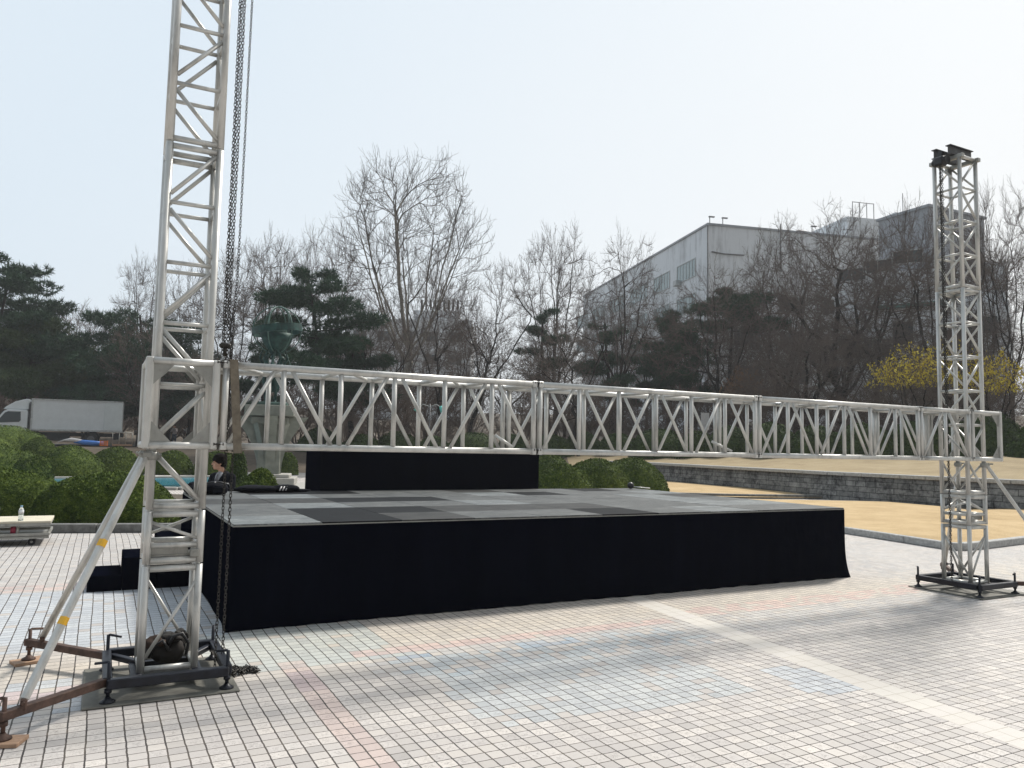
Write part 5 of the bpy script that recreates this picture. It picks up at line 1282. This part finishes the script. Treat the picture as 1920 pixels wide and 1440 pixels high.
# local frame: x along face B (to the right), y along face A (going away)
rb_ = math.atan2(dB.y, dB.x)
hall = empty('office_building', (c0.x, c0.y, zb), rb_, 'long white five storey building with a sharp corner rising behind the bare trees', 'building')
Ht = zt - zb
bw = MB(); bw.box((LB_ / 2, LA * .55, (Ht - .0) / 2), (LB_, LA * 1.1, Ht)); bw.build('wall', M_BW, hall)
rf = MB(); rf.box((LB_ / 2, LA * .55, Ht + .12), (LB_ + .3, LA * 1.1 + .3, .25)); rf.build('parapet', M_BW2, hall)
m = MB(); m.tube((-.12, -.12, 0), (-.12, -.12, Ht), .09, 8); m.build('drain_pipe', M_PIPE, hall)
m = MB(); m.tube((9.5, -.12, Ht - 5), (9.5, -.12, Ht + .9), .07, 8); m.build('drain_pipe', M_PIPE, hall)
fl = 4.3
for k in range(4):
    z = Ht - 3.9 - k * fl
    y = 3.2; i = 0
    while y < LA * 1.05:
        w = 5.2 if i < 2 else 6.4
        window(hall, None, y + w / 2, z - .4, w, 2.3, 0, 6, M_GLASSL, face='x')
        if (i + k) % 2 == 0:
            m = MB(); m.box((-.45, y + w - .8, z - 1.6), (.7, .9, .7), None, .05); m.build('air_conditioner', M_BF, hall)
        y += w + 2.2; i += 1
for k in range(1, 5):
    for i in range(5): window(hall, None, 5 + i * 6.0, Ht - 4.6 - k * fl, 3.6, 2.1, 0, 4, M_GLASS)
for x in (.3, 2.0, 14, 19):
    m = MB(); m.tube((x, .2, Ht + .2), (x, .2, Ht + 1.1), .05, 6); m.box((x + .25, .2, Ht + 1.1), (.7, .25, .12)); m.build('roof_lamp', M_PIPE, hall)
m = MB(); m.path([(.4, -.1, Ht - 3.2), (2.0, -.12, Ht - 3.35), (4.6, -.1, Ht - 3.3)], .08, 6); m.build('pipe', M_PIPE, hall)
vt = MB(); v0 = (18.0, 9, Ht); vt.tube((v0[0], v0[1], Ht), (v0[0], v0[1], Ht + 2.4), .75, 16); vt.lathe([(.75, 2.2), (1.5, 2.45), (1.5, 2.8), (.9, 3.1), (.2, 3.2)], 18, v0); vt.build('roof_vent', M_PIPE, hall)
pent = MB(); pent.box((31, 14, Ht + 2.6), (14, 14, 5.2)); pent.build('penthouse', M_BW, hall)
pent2 = MB(); pent2.box((33.0, 8.6, Ht + 3.1), (4.0, 4.5, 6.2)); pent2.build('penthouse', M_BW, hall)
m = MB()
for i in range(4): m.tube((25 + i * 1.1, 7.2, Ht + 5.2), (25 + i * 1.1, 7.2, Ht + 7.4), .05, 6)
m.tube((25, 7.2, Ht + 7.35), (28.3, 7.2, Ht + 7.35), .05, 6); m.build('roof_ladder', M_PIPE, hall)
MB().tube((33.6, 8, Ht + 6.2), (33.6, 8, Ht + 9.6), .05, 6).build('antenna', M_PIPE, hall)

# nearer grey block at the right
q0 = P(1752, 850, 60); q1 = P(1858, 850, 63); q2 = P(1600, 850, 84)
dB = Vector((q1.x - q0.x, q1.y - q0.y, 0)); dA = Vector((q2.x - q0.x, q2.y - q0.y, 0)); zt2 = P(1752, 388, 60).z; zb2 = gz_(q0.x, q0.y) - 1
blk = empty('grey_building', (q0.x, q0.y, zb2), math.atan2(dB.y, dB.x), 'darker grey block with square dark windows behind the far tower', 'building')
H2 = zt2 - zb2; LBb = dB.length
# L shaped: tall end wall, lower wing in front running left
b_ = MB(); b_.box((LBb / 2, 2.3, H2 / 2), (LBb, 4.6, H2)); b_.build('wall', M_BW2, blk)
MB().box((LBb / 2, 2.3, H2 + .1), (LBb + .3, 4.9, .2)).build('parapet', M_BW2, blk)
for k in range(3): window(blk, None, 1.0 + 0, H2 - 5 - k * 4, 1.3, 1.6, 0, 2)
w0 = P(1560, 850, 66); wz = P(1700, 575, 56).z
wing = empty('low_wing', (0, 0, 0), 0) if False else None
pA = P(1560, 850, 62); pB = P(1900, 850, 55); dW = Vector((pB.x - pA.x, pB.y - pA.y, 0)); LW = dW.length; zbw = gz_(pA.x, pA.y) - 1
wg = empty('annex_building', (pA.x, pA.y, zbw), math.atan2(dW.y, dW.x), 'lower pale annex with a green ledge and dark square windows behind the yellow blossom', 'building')
HW = P(1700, 578, 59).z - zbw
MB().box((LW / 2, 2.5, HW / 2), (LW, 5, HW)).build('wall', M_BW, wg)
MB().box((LW / 2, 2.6, HW + 1.5), (LW - .4, 4.2, 3.0)).build('upper_wall', M_BW, wg)
MB().box((LW * .48, -.15, HW + .12), (LW * .5, .9, .24)).build('green_ledge', M_GREEN, wg)
def wx(px): 
    a = P(px, 850, 60); r = Vector((a.x, a.y, 0)); n = Vector((-dW.y, dW.x, 0)).normalized(); dn = dW.normalized(); o_ = Vector((pA.x, pA.y, 0)); t = (o_.dot(n)) / (r.dot(n)); return (r * t - o_).dot(dn), (r * t).y
for px, yz, ww, hh, pn in ((1698, 625, 1.6, 1.95, 1), (1648, 655, 2.0, 1.7, 3), (1600, 650, 1.5, 1.9, 2), (1790, 640, 1.6, 1.9, 1), (1850, 610, 2.0, 1.4, 2), (1690, 700, 1.6, 1.6, 2), (1560, 700, 1.4, 1.6, 2)):
    x_, y_ = wx(px); window(wg, None, x_, P(px, yz, y_).z - zbw, ww, hh, 0, pn)
for px, yz in ((1650, 505), (1708, 488), (1600, 520)):
    x_, y_ = wx(px); window(wg, None, x_, P(px, yz, y_ + 3).z - zbw - .4, 2.2, 1.1, .5, 2)

# distant pale building in the centre with rooftop posts
p0 = P(640, 850, 135); p1 = P(880, 850, 135); zt3 = P(830, 600, 135).z
fb = empty('distant_building', (p0.x, p0.y, 2), 0, 'far pale building with rooftop posts behind the tallest bare tree', 'building')
MB().box((11, 6, (zt3 - 2) / 2), (22, 12, zt3 - 2)).build('wall', M_BW, fb)
MB().box((15.5, 6, zt3 - 2 + 1.0), (8, 8, 2)).build('penthouse', M_BW, fb)
m = MB()
for i in range(9): m.box((13 + i * .8, 1.5, zt3 - 2 + 2.9), (.35, .35, 1.8))
m.build('roof_posts', M_PIPE, fb)
for k in range(3):
    for i in range(5): window(fb, None, 2.5 + i * 4.2, zt3 - 5 - k * 4, 2.4, 1.8, 0, 2)
# small house with yellow walls far left above the truck
M_PINKR = simple('tan_roof', (.38, .30, .22), .8, 0, .2, 3); M_YW = simple('yellow_wall', (.58, .50, .34), .8, 0, .1, 3); M_RW = simple('red_panel', (.20, .11, .09), .8)
h0 = P(35, 850, 88); hs_ = empty('hip_roof_house', (h0.x, h0.y, gz_(h0.x, h0.y) - .5), R(-18), 'small yellow walled house with a hipped tan roof seen above the truck box', 'house')
zr = P(70, 735, 88).z - gz_(h0.x, h0.y) + .5; zp = P(70, 706, 88).z - gz_(h0.x, h0.y) + .5
MB().box((3.2, 2.5, zr / 2), (6.0, 5, zr)).build('wall', M_YW, hs_)
m = MB(); m.add([(-.2, -.8, zr), (6.8, -.8, zr), (6.8, 5.8, zr), (-.2, 5.8, zr), (2.4, 2.5, zp), (4.2, 2.5, zp)], [[0, 1, 5, 4], [1, 2, 5], [2, 3, 4, 5], [3, 0, 4], [0, 3, 2, 1]]); m.build('roof', M_PINKR, hs_)
for i in range(4): MB().box((1.0 + i * 1.45, -.02, zr - 1.1), (.9, .1, 1.9)).build('red_panel', M_RW, hs_)
b0_ = P(330, 850, 95); bb = empty('brick_building', (b0_.x - 4, b0_.y, gz_(b0_.x, b0_.y) - .5), R(8), 'low reddish building glimpsed through the near tower', 'building')
MB().box((4, 3, 3.6), (9, 6, 7.2)).build('wall', simple('brick_red', (.16, .085, .065), .85, 0, .3, 3), bb)
for i in range(4): window(bb, None, 1 + i * 2.1, 5.0, 1.2, 1.5, 0, 2)

# ================================================================== TRUCK AND THINGS BY THE ROAD
M_TRW = simple('truck_white', (.64, .68, .70), .45, 0, .06, 2); M_TRP = simple('truck_panel', (.60, .65, .66), .5, 0, .05, 3); M_TRD = simple('truck_chassis', (.015, .016, .018), .7, 0, .4, 5)
tf = P(54, 838, 47.5); tr_ = P(226, 838, 49.6); ty = math.atan2(tr_.y - tf.y, tr_.x - tf.x); TL = math.hypot(tr_.x - tf.x, tr_.y - tf.y)
tk = empty('box_truck', (tf.x, tf.y, 1.06), ty, 'white box truck parked behind the bushes at the left', 'truck')
ZB, ZT = .86, 2.80
m = MB(); m.box((TL / 2, 1.05, (ZB + ZT) / 2), (TL, 2.1, ZT - ZB), None, .02); bx = m.build('cargo_box', M_TRW, tk)
m = MB(); m.box((TL / 2, -.02, ZT - .03), (TL + .04, .06, .09)); m.box((TL / 2, -.02, ZB + .05), (TL + .04, .06, .10)); m.box((.04, -.021, (ZB + ZT) / 2), (.09, .06, ZT - ZB - .19)); m.build('box_trim', M_BF, bx)
MB().box((TL - .52, -.035, (ZB + ZT) / 2 + .0), (1.0, .05, ZT - ZB - .22), None, .008).build('side_door', M_TRP, bx)
m = MB(); m.prism_y([(-.17, .42), (-.17, 2.02), (-.28, 2.10), (-1.22, 2.10), (-1.42, 2.0), (-1.92, 1.28), (-2.02, .98), (-2.02, .42)], .02, 2.02); cab = m.build('cab', M_TRW, tk, bevel=.05)
m = MB(); m.prism_y([(-.55, 1.98), (-1.20, 1.98), (-1.36, 1.90), (-1.74, 1.34), (-1.70, 1.28), (-.60, 1.36), (-.52, 1.46)], -.004, .03); m.build('side_window', M_GLASS, cab)
m = MB(); m.prism_y([(-1.45, 2.0), (-1.93, 1.31), (-1.96, 1.33), (-1.48, 2.03)], .15, 1.9); m.build('windscreen', M_GLASS, cab)
m = MB(); m.prism_y([(-.17, 2.12), (-.17, 2.78), (-.35, 2.78), (-.9, 2.60), (-1.35, 2.28), (-1.5, 2.12)], .25, 1.85); m.build('roof_fairing', M_TRW, cab, bevel=.04)
m = MB(); m.box((-1.95, -.12, 1.45), (.07, .16, .34), None, .02); m.build('mirror', M_BLACK, cab)
m = MB(); m.box((-.06, 1.0, 1.5), (.08, 1.7, 2.2)); m.build('box_bulkhead', M_PIPE, tk)
m = MB(); m.box((TL / 2, 1.0, .66), (TL + .2, .9, .24)); m.box((TL * .3, .25, .5), (1.2, .5, .45)); m.box((TL - .3, 1.0, .55), (.3, 1.8, .3)); m.build('chassis', M_TRD, tk)
for x in (-1.15, TL * .66):
    for y in (.16, 1.9):
        m = MB(); m.tube((x, y - .13, .38), (x, y + .13, .38), .38, 24); w = m.build('wheel', M_RUBBER, tk)
        m = MB(); m.tube((x, y - .14, .38), (x, y - .05, .38), .21, 18); m.tube((x, y - .17, .38), (x, y - .139, .38), .08, 12); m.build('rim', M_PIPE, w)
m = MB(); m.path([(TL * .66 + .5 * math.cos(a), .05, .40 + .5 * math.sin(a)) for a in np.linspace(.1, 3.04, 10)], .035, 6); m.build('mudguard', M_TRD, tk)
def near(px, Y, z=1.06): p = P(px, 838, Y); return Vector((p.x, p.y, z))
rl = empty('tail_railing', near(210, 47.6), ty, 'grey pipe railing around a plywood platform behind the truck', 'railing')
w_ = 33 / FPX * 48
MB().box((w_ / 2, .3, .06), (w_, .9, .10)).build('platform', M_WOODP, rl)
m = MB(); m.tube((0, 0, .84), (w_, 0, .84), .022, 8)
m.build('top_rail', M_ALU2, rl)
for i in range(4): MB().tube((w_ * i / 3, 0, .11), (w_ * i / 3, 0, .83), .02, 8).build('post', M_ALU2, rl)
M_BLUE = simple('blue_tarp', (.05, .20, .62), .5, 0, .15, 4); M_OR = simple('orange_crate', (.70, .17, .03), .6, 0, .15, 30)
rt = empty('tarp_roll', near(133, 46.6), ty - .05, 'bright blue tarp roll with a white end lying below the truck', 'tarp')
m = MB(); m.path([(.15, 0, .26), (.6, 0, .20), (1.2, 0, .15), (1.72, 0, .14)], [.10, .15, .16, .12], 14); m.build('blue_roll', M_BLUE, rt)
m = MB(); m.path([(-.75, 0, .16), (-.4, 0, .30), (.0, 0, .33), (.35, .0, .28), (.6, 0, .24)], [.02, .04, .13, .13, .10], 12); m.build('white_sheet', M_WHITEC, rt)
cr = empty('crate', near(187, 46.7), ty, 'orange plastic crate at the end of the blue tarp roll', 'crate')
m = MB(); m.box((.2, .15, .02), (.42, .3, .03)); 
for k in range(4): 
    z = .06 + k * .075
    m.box((.2, 0, z), (.42, .02, .05)); m.box((.2, .3, z), (.42, .02, .05)); m.box((0, .15, z), (.019, .28, .05)); m.box((.4, .15, z), (.019, .28, .05))
for x in (0, .4):
    for y in (0, .3): m.box((x, y, .165), (.03, .03, .33))
m.build('crate_body', M_OR, cr)

# people
def person(loc, yaw, h, top, bottom, label, arms, hairlong=False, legs=((.0, .1), (.0, -.1))):
    r = empty('person', loc, yaw, label, 'person'); s = h / 1.7
    v = lambda x, y, z: Vector((x * s, y * s, z * s))
    b = MB(); q, Rm = head(b, v(.02, 0, 1.56), (1, 0, 0), s)
    b.cone2(v(0, 0, 1.46), v(0, 0, 1.36), .05, .055); b.ell(v(0, 0, 1.2), (.10 * s, .16 * s, .22 * s), 12, 10); b.ell(v(0, 0, .95), (.10 * s, .15 * s, .14 * s), 12, 10)
    pts = []
    for sd, (el, ha) in zip((1, -1), arms):
        sh = v(0, sd * .17, 1.36); el = v(*el); ha = v(*ha); b.cone2(sh, el, .045 * s, .036 * s, 8); b.cone2(el, ha, .036 * s, .026 * s, 8); hand(b, ha, ha - el, sd, .5); pts.append((sh, el, ha))
    lg = []
    for sd, (fx, fy) in zip((1, -1), legs):
        hp = v(0, sd * .09, .92); kn = v(fx * .5 + .03, fy, .50); an = v(fx, fy, .09); b.cone2(hp, kn, .082 * s, .055 * s, 10); b.cone2(kn, an, .052 * s, .036 * s, 10); b.cone2(an - v(.02, 0, .04), an + v(.14, 0, -.05), .035 * s, .03 * s, 8); lg.append((hp, kn, an))
    remesh(b.build('body', M_SKIN, r), .016, 1)
    c = MB(); c.ell(v(0, 0, 1.2), (.13 * s, .19 * s, .24 * s), 14, 10); c.ell(v(0, 0, 1.0), (.13 * s, .175 * s, .16 * s), 12, 10); c.cone2(v(0, -.14, 1.38), v(0, .14, 1.38), .055 * s, .055 * s)
    for sh, el, ha in pts: c.cone2(sh, el, .062 * s, .052 * s, 8); c.cone2(el, el.lerp(ha, .85), .052 * s, .042 * s, 8)
    remesh(c.build('jacket', top, r), .018, 1)
    c = MB(); c.ell(v(0, 0, .92), (.115 * s, .165 * s, .12 * s), 12, 8)
    for hp, kn, an in lg: c.cone2(hp, kn, .095 * s, .07 * s, 10); c.cone2(kn, an, .068 * s, .05 * s, 10)
    remesh(c.build('trousers', bottom, r), .018, 1)
    c = MB(); c.ell(q(0, -.015, .05), (.088 * s, .10 * s, .088 * s), 14, 10, Rm)
    if hairlong: c.ell(q(0, -.05, -.08), (.085 * s, .06 * s, .15 * s), 12, 10, Rm)
    c.build('hair', M_HAIR if not hairlong else simple('dark_red_hair', (.05, .012, .012), .6), r)
    c = MB()
    for hp, kn, an in lg: c.cone2(an + v(-.02, 0, -.045), an + v(.15, 0, -.05), .042 * s, .036 * s, 8)
    c.build('shoes', M_BLACK, r)
p1_ = P(326, 838, 60); person((p1_.x, p1_.y, 1.06), R(-95), 1.62, simple('pale_pink_jacket', (.62, .55, .56), .8, 0, .1, 8), M_JEANS, 'distant person in a pale jacket and blue jeans lifting hands to the face', [((.12, .24, 1.15), (.16, .06, 1.45)), ((.12, -.24, 1.15), (.16, -.06, 1.45))], True)
p2_ = P(351, 838, 60.5); person((p2_.x, p2_.y, 1.06), R(172), 1.68, M_WHITEC, M_SUIT, 'distant person in a white top and black trousers holding up a phone', [((.16, .16, 1.18), (.36, .10, 1.34)), ((.10, -.2, 1.12), (.22, -.16, .96))], False, ((.16, .08), (-.14, -.08)))

# ================================================================== STATUE
sz = 28.0; s0 = P(506, 838, sz); mon = empty('monument', (s0.x, s0.y, .01), R(12), 'pale concrete pedestal with flaring fins carrying green bronze figures under a ringed globe', 'monument')
M_PED = simple('pedestal_stone', (.20, .21, .18), .8, 0, .25, 3, .15); M_BRZ = simple('green_bronze', (.012, .048, .042), .55, .3, .6, 5, .2); M_BRZL = simple('pale_patina', (.07, .13, .11), .6, .2, .4, 8)
m = MB(); m.box((0, 0, .12), (1.9, 1.9, .24), None, .02); m.box((0, 0, .30), (1.5, 1.5, .12), None, .02); m.build('base_step', M_CONC, mon)
m = MB(); m.box((0, 0, 1.35), (.78, .78, 2.0), None, .02); m.box((0, 0, 2.25), (1.25, 1.25, .25), None, .02); m.build('core', M_PED, mon)
cv = [(.40 + .90 * (t ** 2.1), .36 + 2.04 * t) for t in np.linspace(0, 1, 12)]
for k in range(4):
    m = MB(); poly = [(.28, .36)] + cv + [(.28, 2.40)]; m.prism_y(poly, -.16, .16)
    a = k * math.pi / 2 + R(8); m.V = [(x * math.cos(a) - y * math.sin(a), x * math.sin(a) + y * math.cos(a), z) for x, y, z in m.V]; m.build('fin', M_PED, mon)
for k in range(4):
    a = k * math.pi / 2 + math.pi / 4 + R(8); m = MB(); poly = [(.28, .36)] + [(.36 + .42 * t ** 1.8, .36 + 1.8 * t) for t in np.linspace(0, 1, 8)] + [(.28, 2.16)]; m.prism_y(poly, -.11, .11)
    m.V = [(x * math.cos(a) - y * math.sin(a), x * math.sin(a) + y * math.cos(a), z) for x, y, z in m.V]; m.build('rib', M_PED, mon)
m = MB(); m.box((0, 0, 2.60), (1.66, 1.66, .38), None, .02); m.build('cap_block', M_PED, mon)
m = MB(); m.box((0, 0, 2.85), (1.1, 1.1, .12), None, .03); m.build('bronze_plinth', M_BRZL, mon)
for k, a in enumerate((.6, 2.7, 4.7)):
    c = Vector((math.cos(a) * .30, math.sin(a) * .30, 2.9)); f = Vector((math.cos(a), math.sin(a), 0)); r_v = f.cross(Vector((0, 0, 1)))
    q = lambda x, y, z: c + f * x + r_v * y + Vector((0, 0, z))
    b = MB(); head(b, q(.04, 0, 1.60), (f + Vector((0, 0, .35))), 1.05); b.cone2(q(.0, 0, 1.5), q(0, 0, 1.38), .055, .06); b.ell(q(0, 0, 1.2), (.14, .16, .24), 12, 10); b.ell(q(0, 0, .95), (.13, .14, .15), 12, 10)
    for sd in (-1, 1):
        el = q(.10, sd * .28, 1.62); b.cone2(q(0, sd * .17, 1.36), el, .05, .042, 8); b.cone2(el, q(.06, sd * .16, 1.92), .04, .03, 8); b.ell(q(.06, sd * .16, 1.96), (.035, .02, .05), 8, 6)
        b.cone2(q(0, sd * .09, .92), q(.06 * sd, sd * .13, .5), .09, .06, 10); b.cone2(q(.06 * sd, sd * .13, .5), q(.10 * sd - .04, sd * .14, .06), .058, .04, 10); b.cone2(q(.10 * sd - .05, sd * .14, .03), q(.10 * sd + .12, sd * .15, .02), .035, .03, 8)
    b.cone2(q(-.12, .02, 1.3), q(-.20, .05, .5), .06, .14, 10)
    remesh(b.build('figure', M_BRZ, mon), .028, 1)
gc = Vector((.08, 0, 5.55)); tilt = Matrix.Rotation(R(-8), 3, 'Y')
m = MB()
n = 40; V = []; 
for i in range(n):
    a = 2 * math.pi * i / n
    for rr, zz in ((.88, -.13), (.88, .13), (.84, .13), (.84, -.13)): V.append(gc + tilt @ Vector((rr * math.cos(a), rr * math.sin(a), zz)))
m.add(V, [[i * 4 + k, ((i + 1) % n) * 4 + k, ((i + 1) % n) * 4 + (k + 1) % 4, i * 4 + (k + 1) % 4] for i in range(n) for k in range(4)]); m.build('zodiac_band', M_BRZ, mon)
for k, (an, rr) in enumerate(((.2, .86), (1.25, .84), (2.3, .85))):
    m = MB(); Rk = Matrix.Rotation(an, 3, 'Z'); m.path([gc + Rk @ Vector((rr * .98 * math.cos(a), 0, rr * math.sin(a))) for a in np.linspace(0, 2 * math.pi, 37)[:-1]], .022, 8, closed=True); m.build('globe_ring', M_BRZL, mon)
m = MB(); m.path([gc + Vector((.05 + .36 * math.cos(a), .0, .25 + .62 * math.sin(a))) for a in np.linspace(0, 2 * math.pi, 31)[:-1]], .03, 8, closed=True); m.build('globe_ring', M_BRZL, mon)
m = MB(); m.ell(gc + Vector((0, 0, -.08)), (.36, .36, .36), 24, 16); m.build('globe', M_BRZL, mon)
m = MB(); m.lathe([(.10, -.95), (.30, -.75), (.50, -.45), (.60, -.14), (.56, -.14)], 28, gc); m.build('globe_bowl', M_BRZ, mon)
for k in range(3):
    a = k * 2.1 + .4; m = MB(); m.path([gc + Vector((.25 * math.cos(a), .25 * math.sin(a), -.8)), gc + Vector((.5 * math.cos(a), .5 * math.sin(a), -1.15)), gc + Vector((.62 * math.cos(a), .62 * math.sin(a), -1.6))], .03, 8); m.build('ribbon', M_BRZL, mon)

# twin spotlight post
M_TEAL = simple('teal_paint', (.12, .52, .47), .45, 0, .1, 10)
l0 = on(804, 41); lp = empty('spotlight_post', l0, 0, 'thin post with two teal spotlights seen through the beam above the riser', 'street lamp')
zl = P(804, 766, 41).z - l0.z
MB().tube((0, 0, 0), (0, 0, zl + .25), .04, 10).build('pole', M_PIPE, lp)
for s in (-1, 1):
    m = MB(); m.path([(0, 0, zl + .1), (s * .35, 0, zl + .22), (s * .58, 0, zl + .08)], .02, 8); arm = m.build('arm', M_BF, lp)
    m = MB(); a, b_ = Vector((s * .56, 0, zl + .12)), Vector((s * .72, -.05, zl - .16)); m.tube(a, b_, .08, 16, .16); m.build('lamp_head', M_TEAL, arm)
g0 = on(1406, 41); gl_ = empty('globe_lamp', g0, 0, 'small white globe lamp above the bushes in the beam past the third joint', 'lamp'); zg = P(1406, 792, 41).z - g0.z
MB().tube((0, 0, 0), (0, 0, zg - .1), .05, 10).build('pole', M_BLACK, gl_); MB().ell((0, 0, zg), (.17, .17, .17), 16, 12).build('lamp_globe', M_WHITEC, gl_)
n0 = on(1322, 43); nb_ = empty('notice_board', n0, 0, 'narrow white notice board standing among the bushes under the building corner', 'sign'); zn = P(1322, 790, 43).z - n0.z
MB().box((0, 0, zn), (.45, .05, .95)).build('board', M_WHITEC, nb_); MB().tube((-.15, .03, 0), (-.15, .03, zn - .3), .02, 6).build('post', M_PIPE, nb_); MB().tube((.15, .03, 0), (.15, .03, zn - .3), .02, 6).build('post', M_PIPE, nb_)
o = MB().box((0, 0, .02), (.35, .09, .04), None, .004).build('timber_block', simple('pale_timber', (.45, .33, .22), .8), None, UV(4.35, 4.75, 1.405), RZ); tag(o, 'short timber offcut lying on top of the black riser near the beam joint', 'timber')

# ================================================================== HAZE
hz = MB(); hz.box((0, 95, 20), (420, 250, 44)); haze = hz.build('haze', None); tag(haze, kind='stuff')
hm = bpy.data.materials.new('haze'); hm.use_nodes = True; ht = hm.node_tree; ht.nodes.clear()
ho = ht.nodes.new('ShaderNodeOutputMaterial'); hv = ht.nodes.new('ShaderNodeVolumePrincipled'); hv.inputs['Color'].default_value = (.93, .96, 1, 1)
hv.inputs['Density'].default_value = .0008; hv.inputs['Anisotropy'].default_value = .2
ht.links.new(hv.outputs[0], ho.inputs['Volume']); haze.data.materials.append(hm)
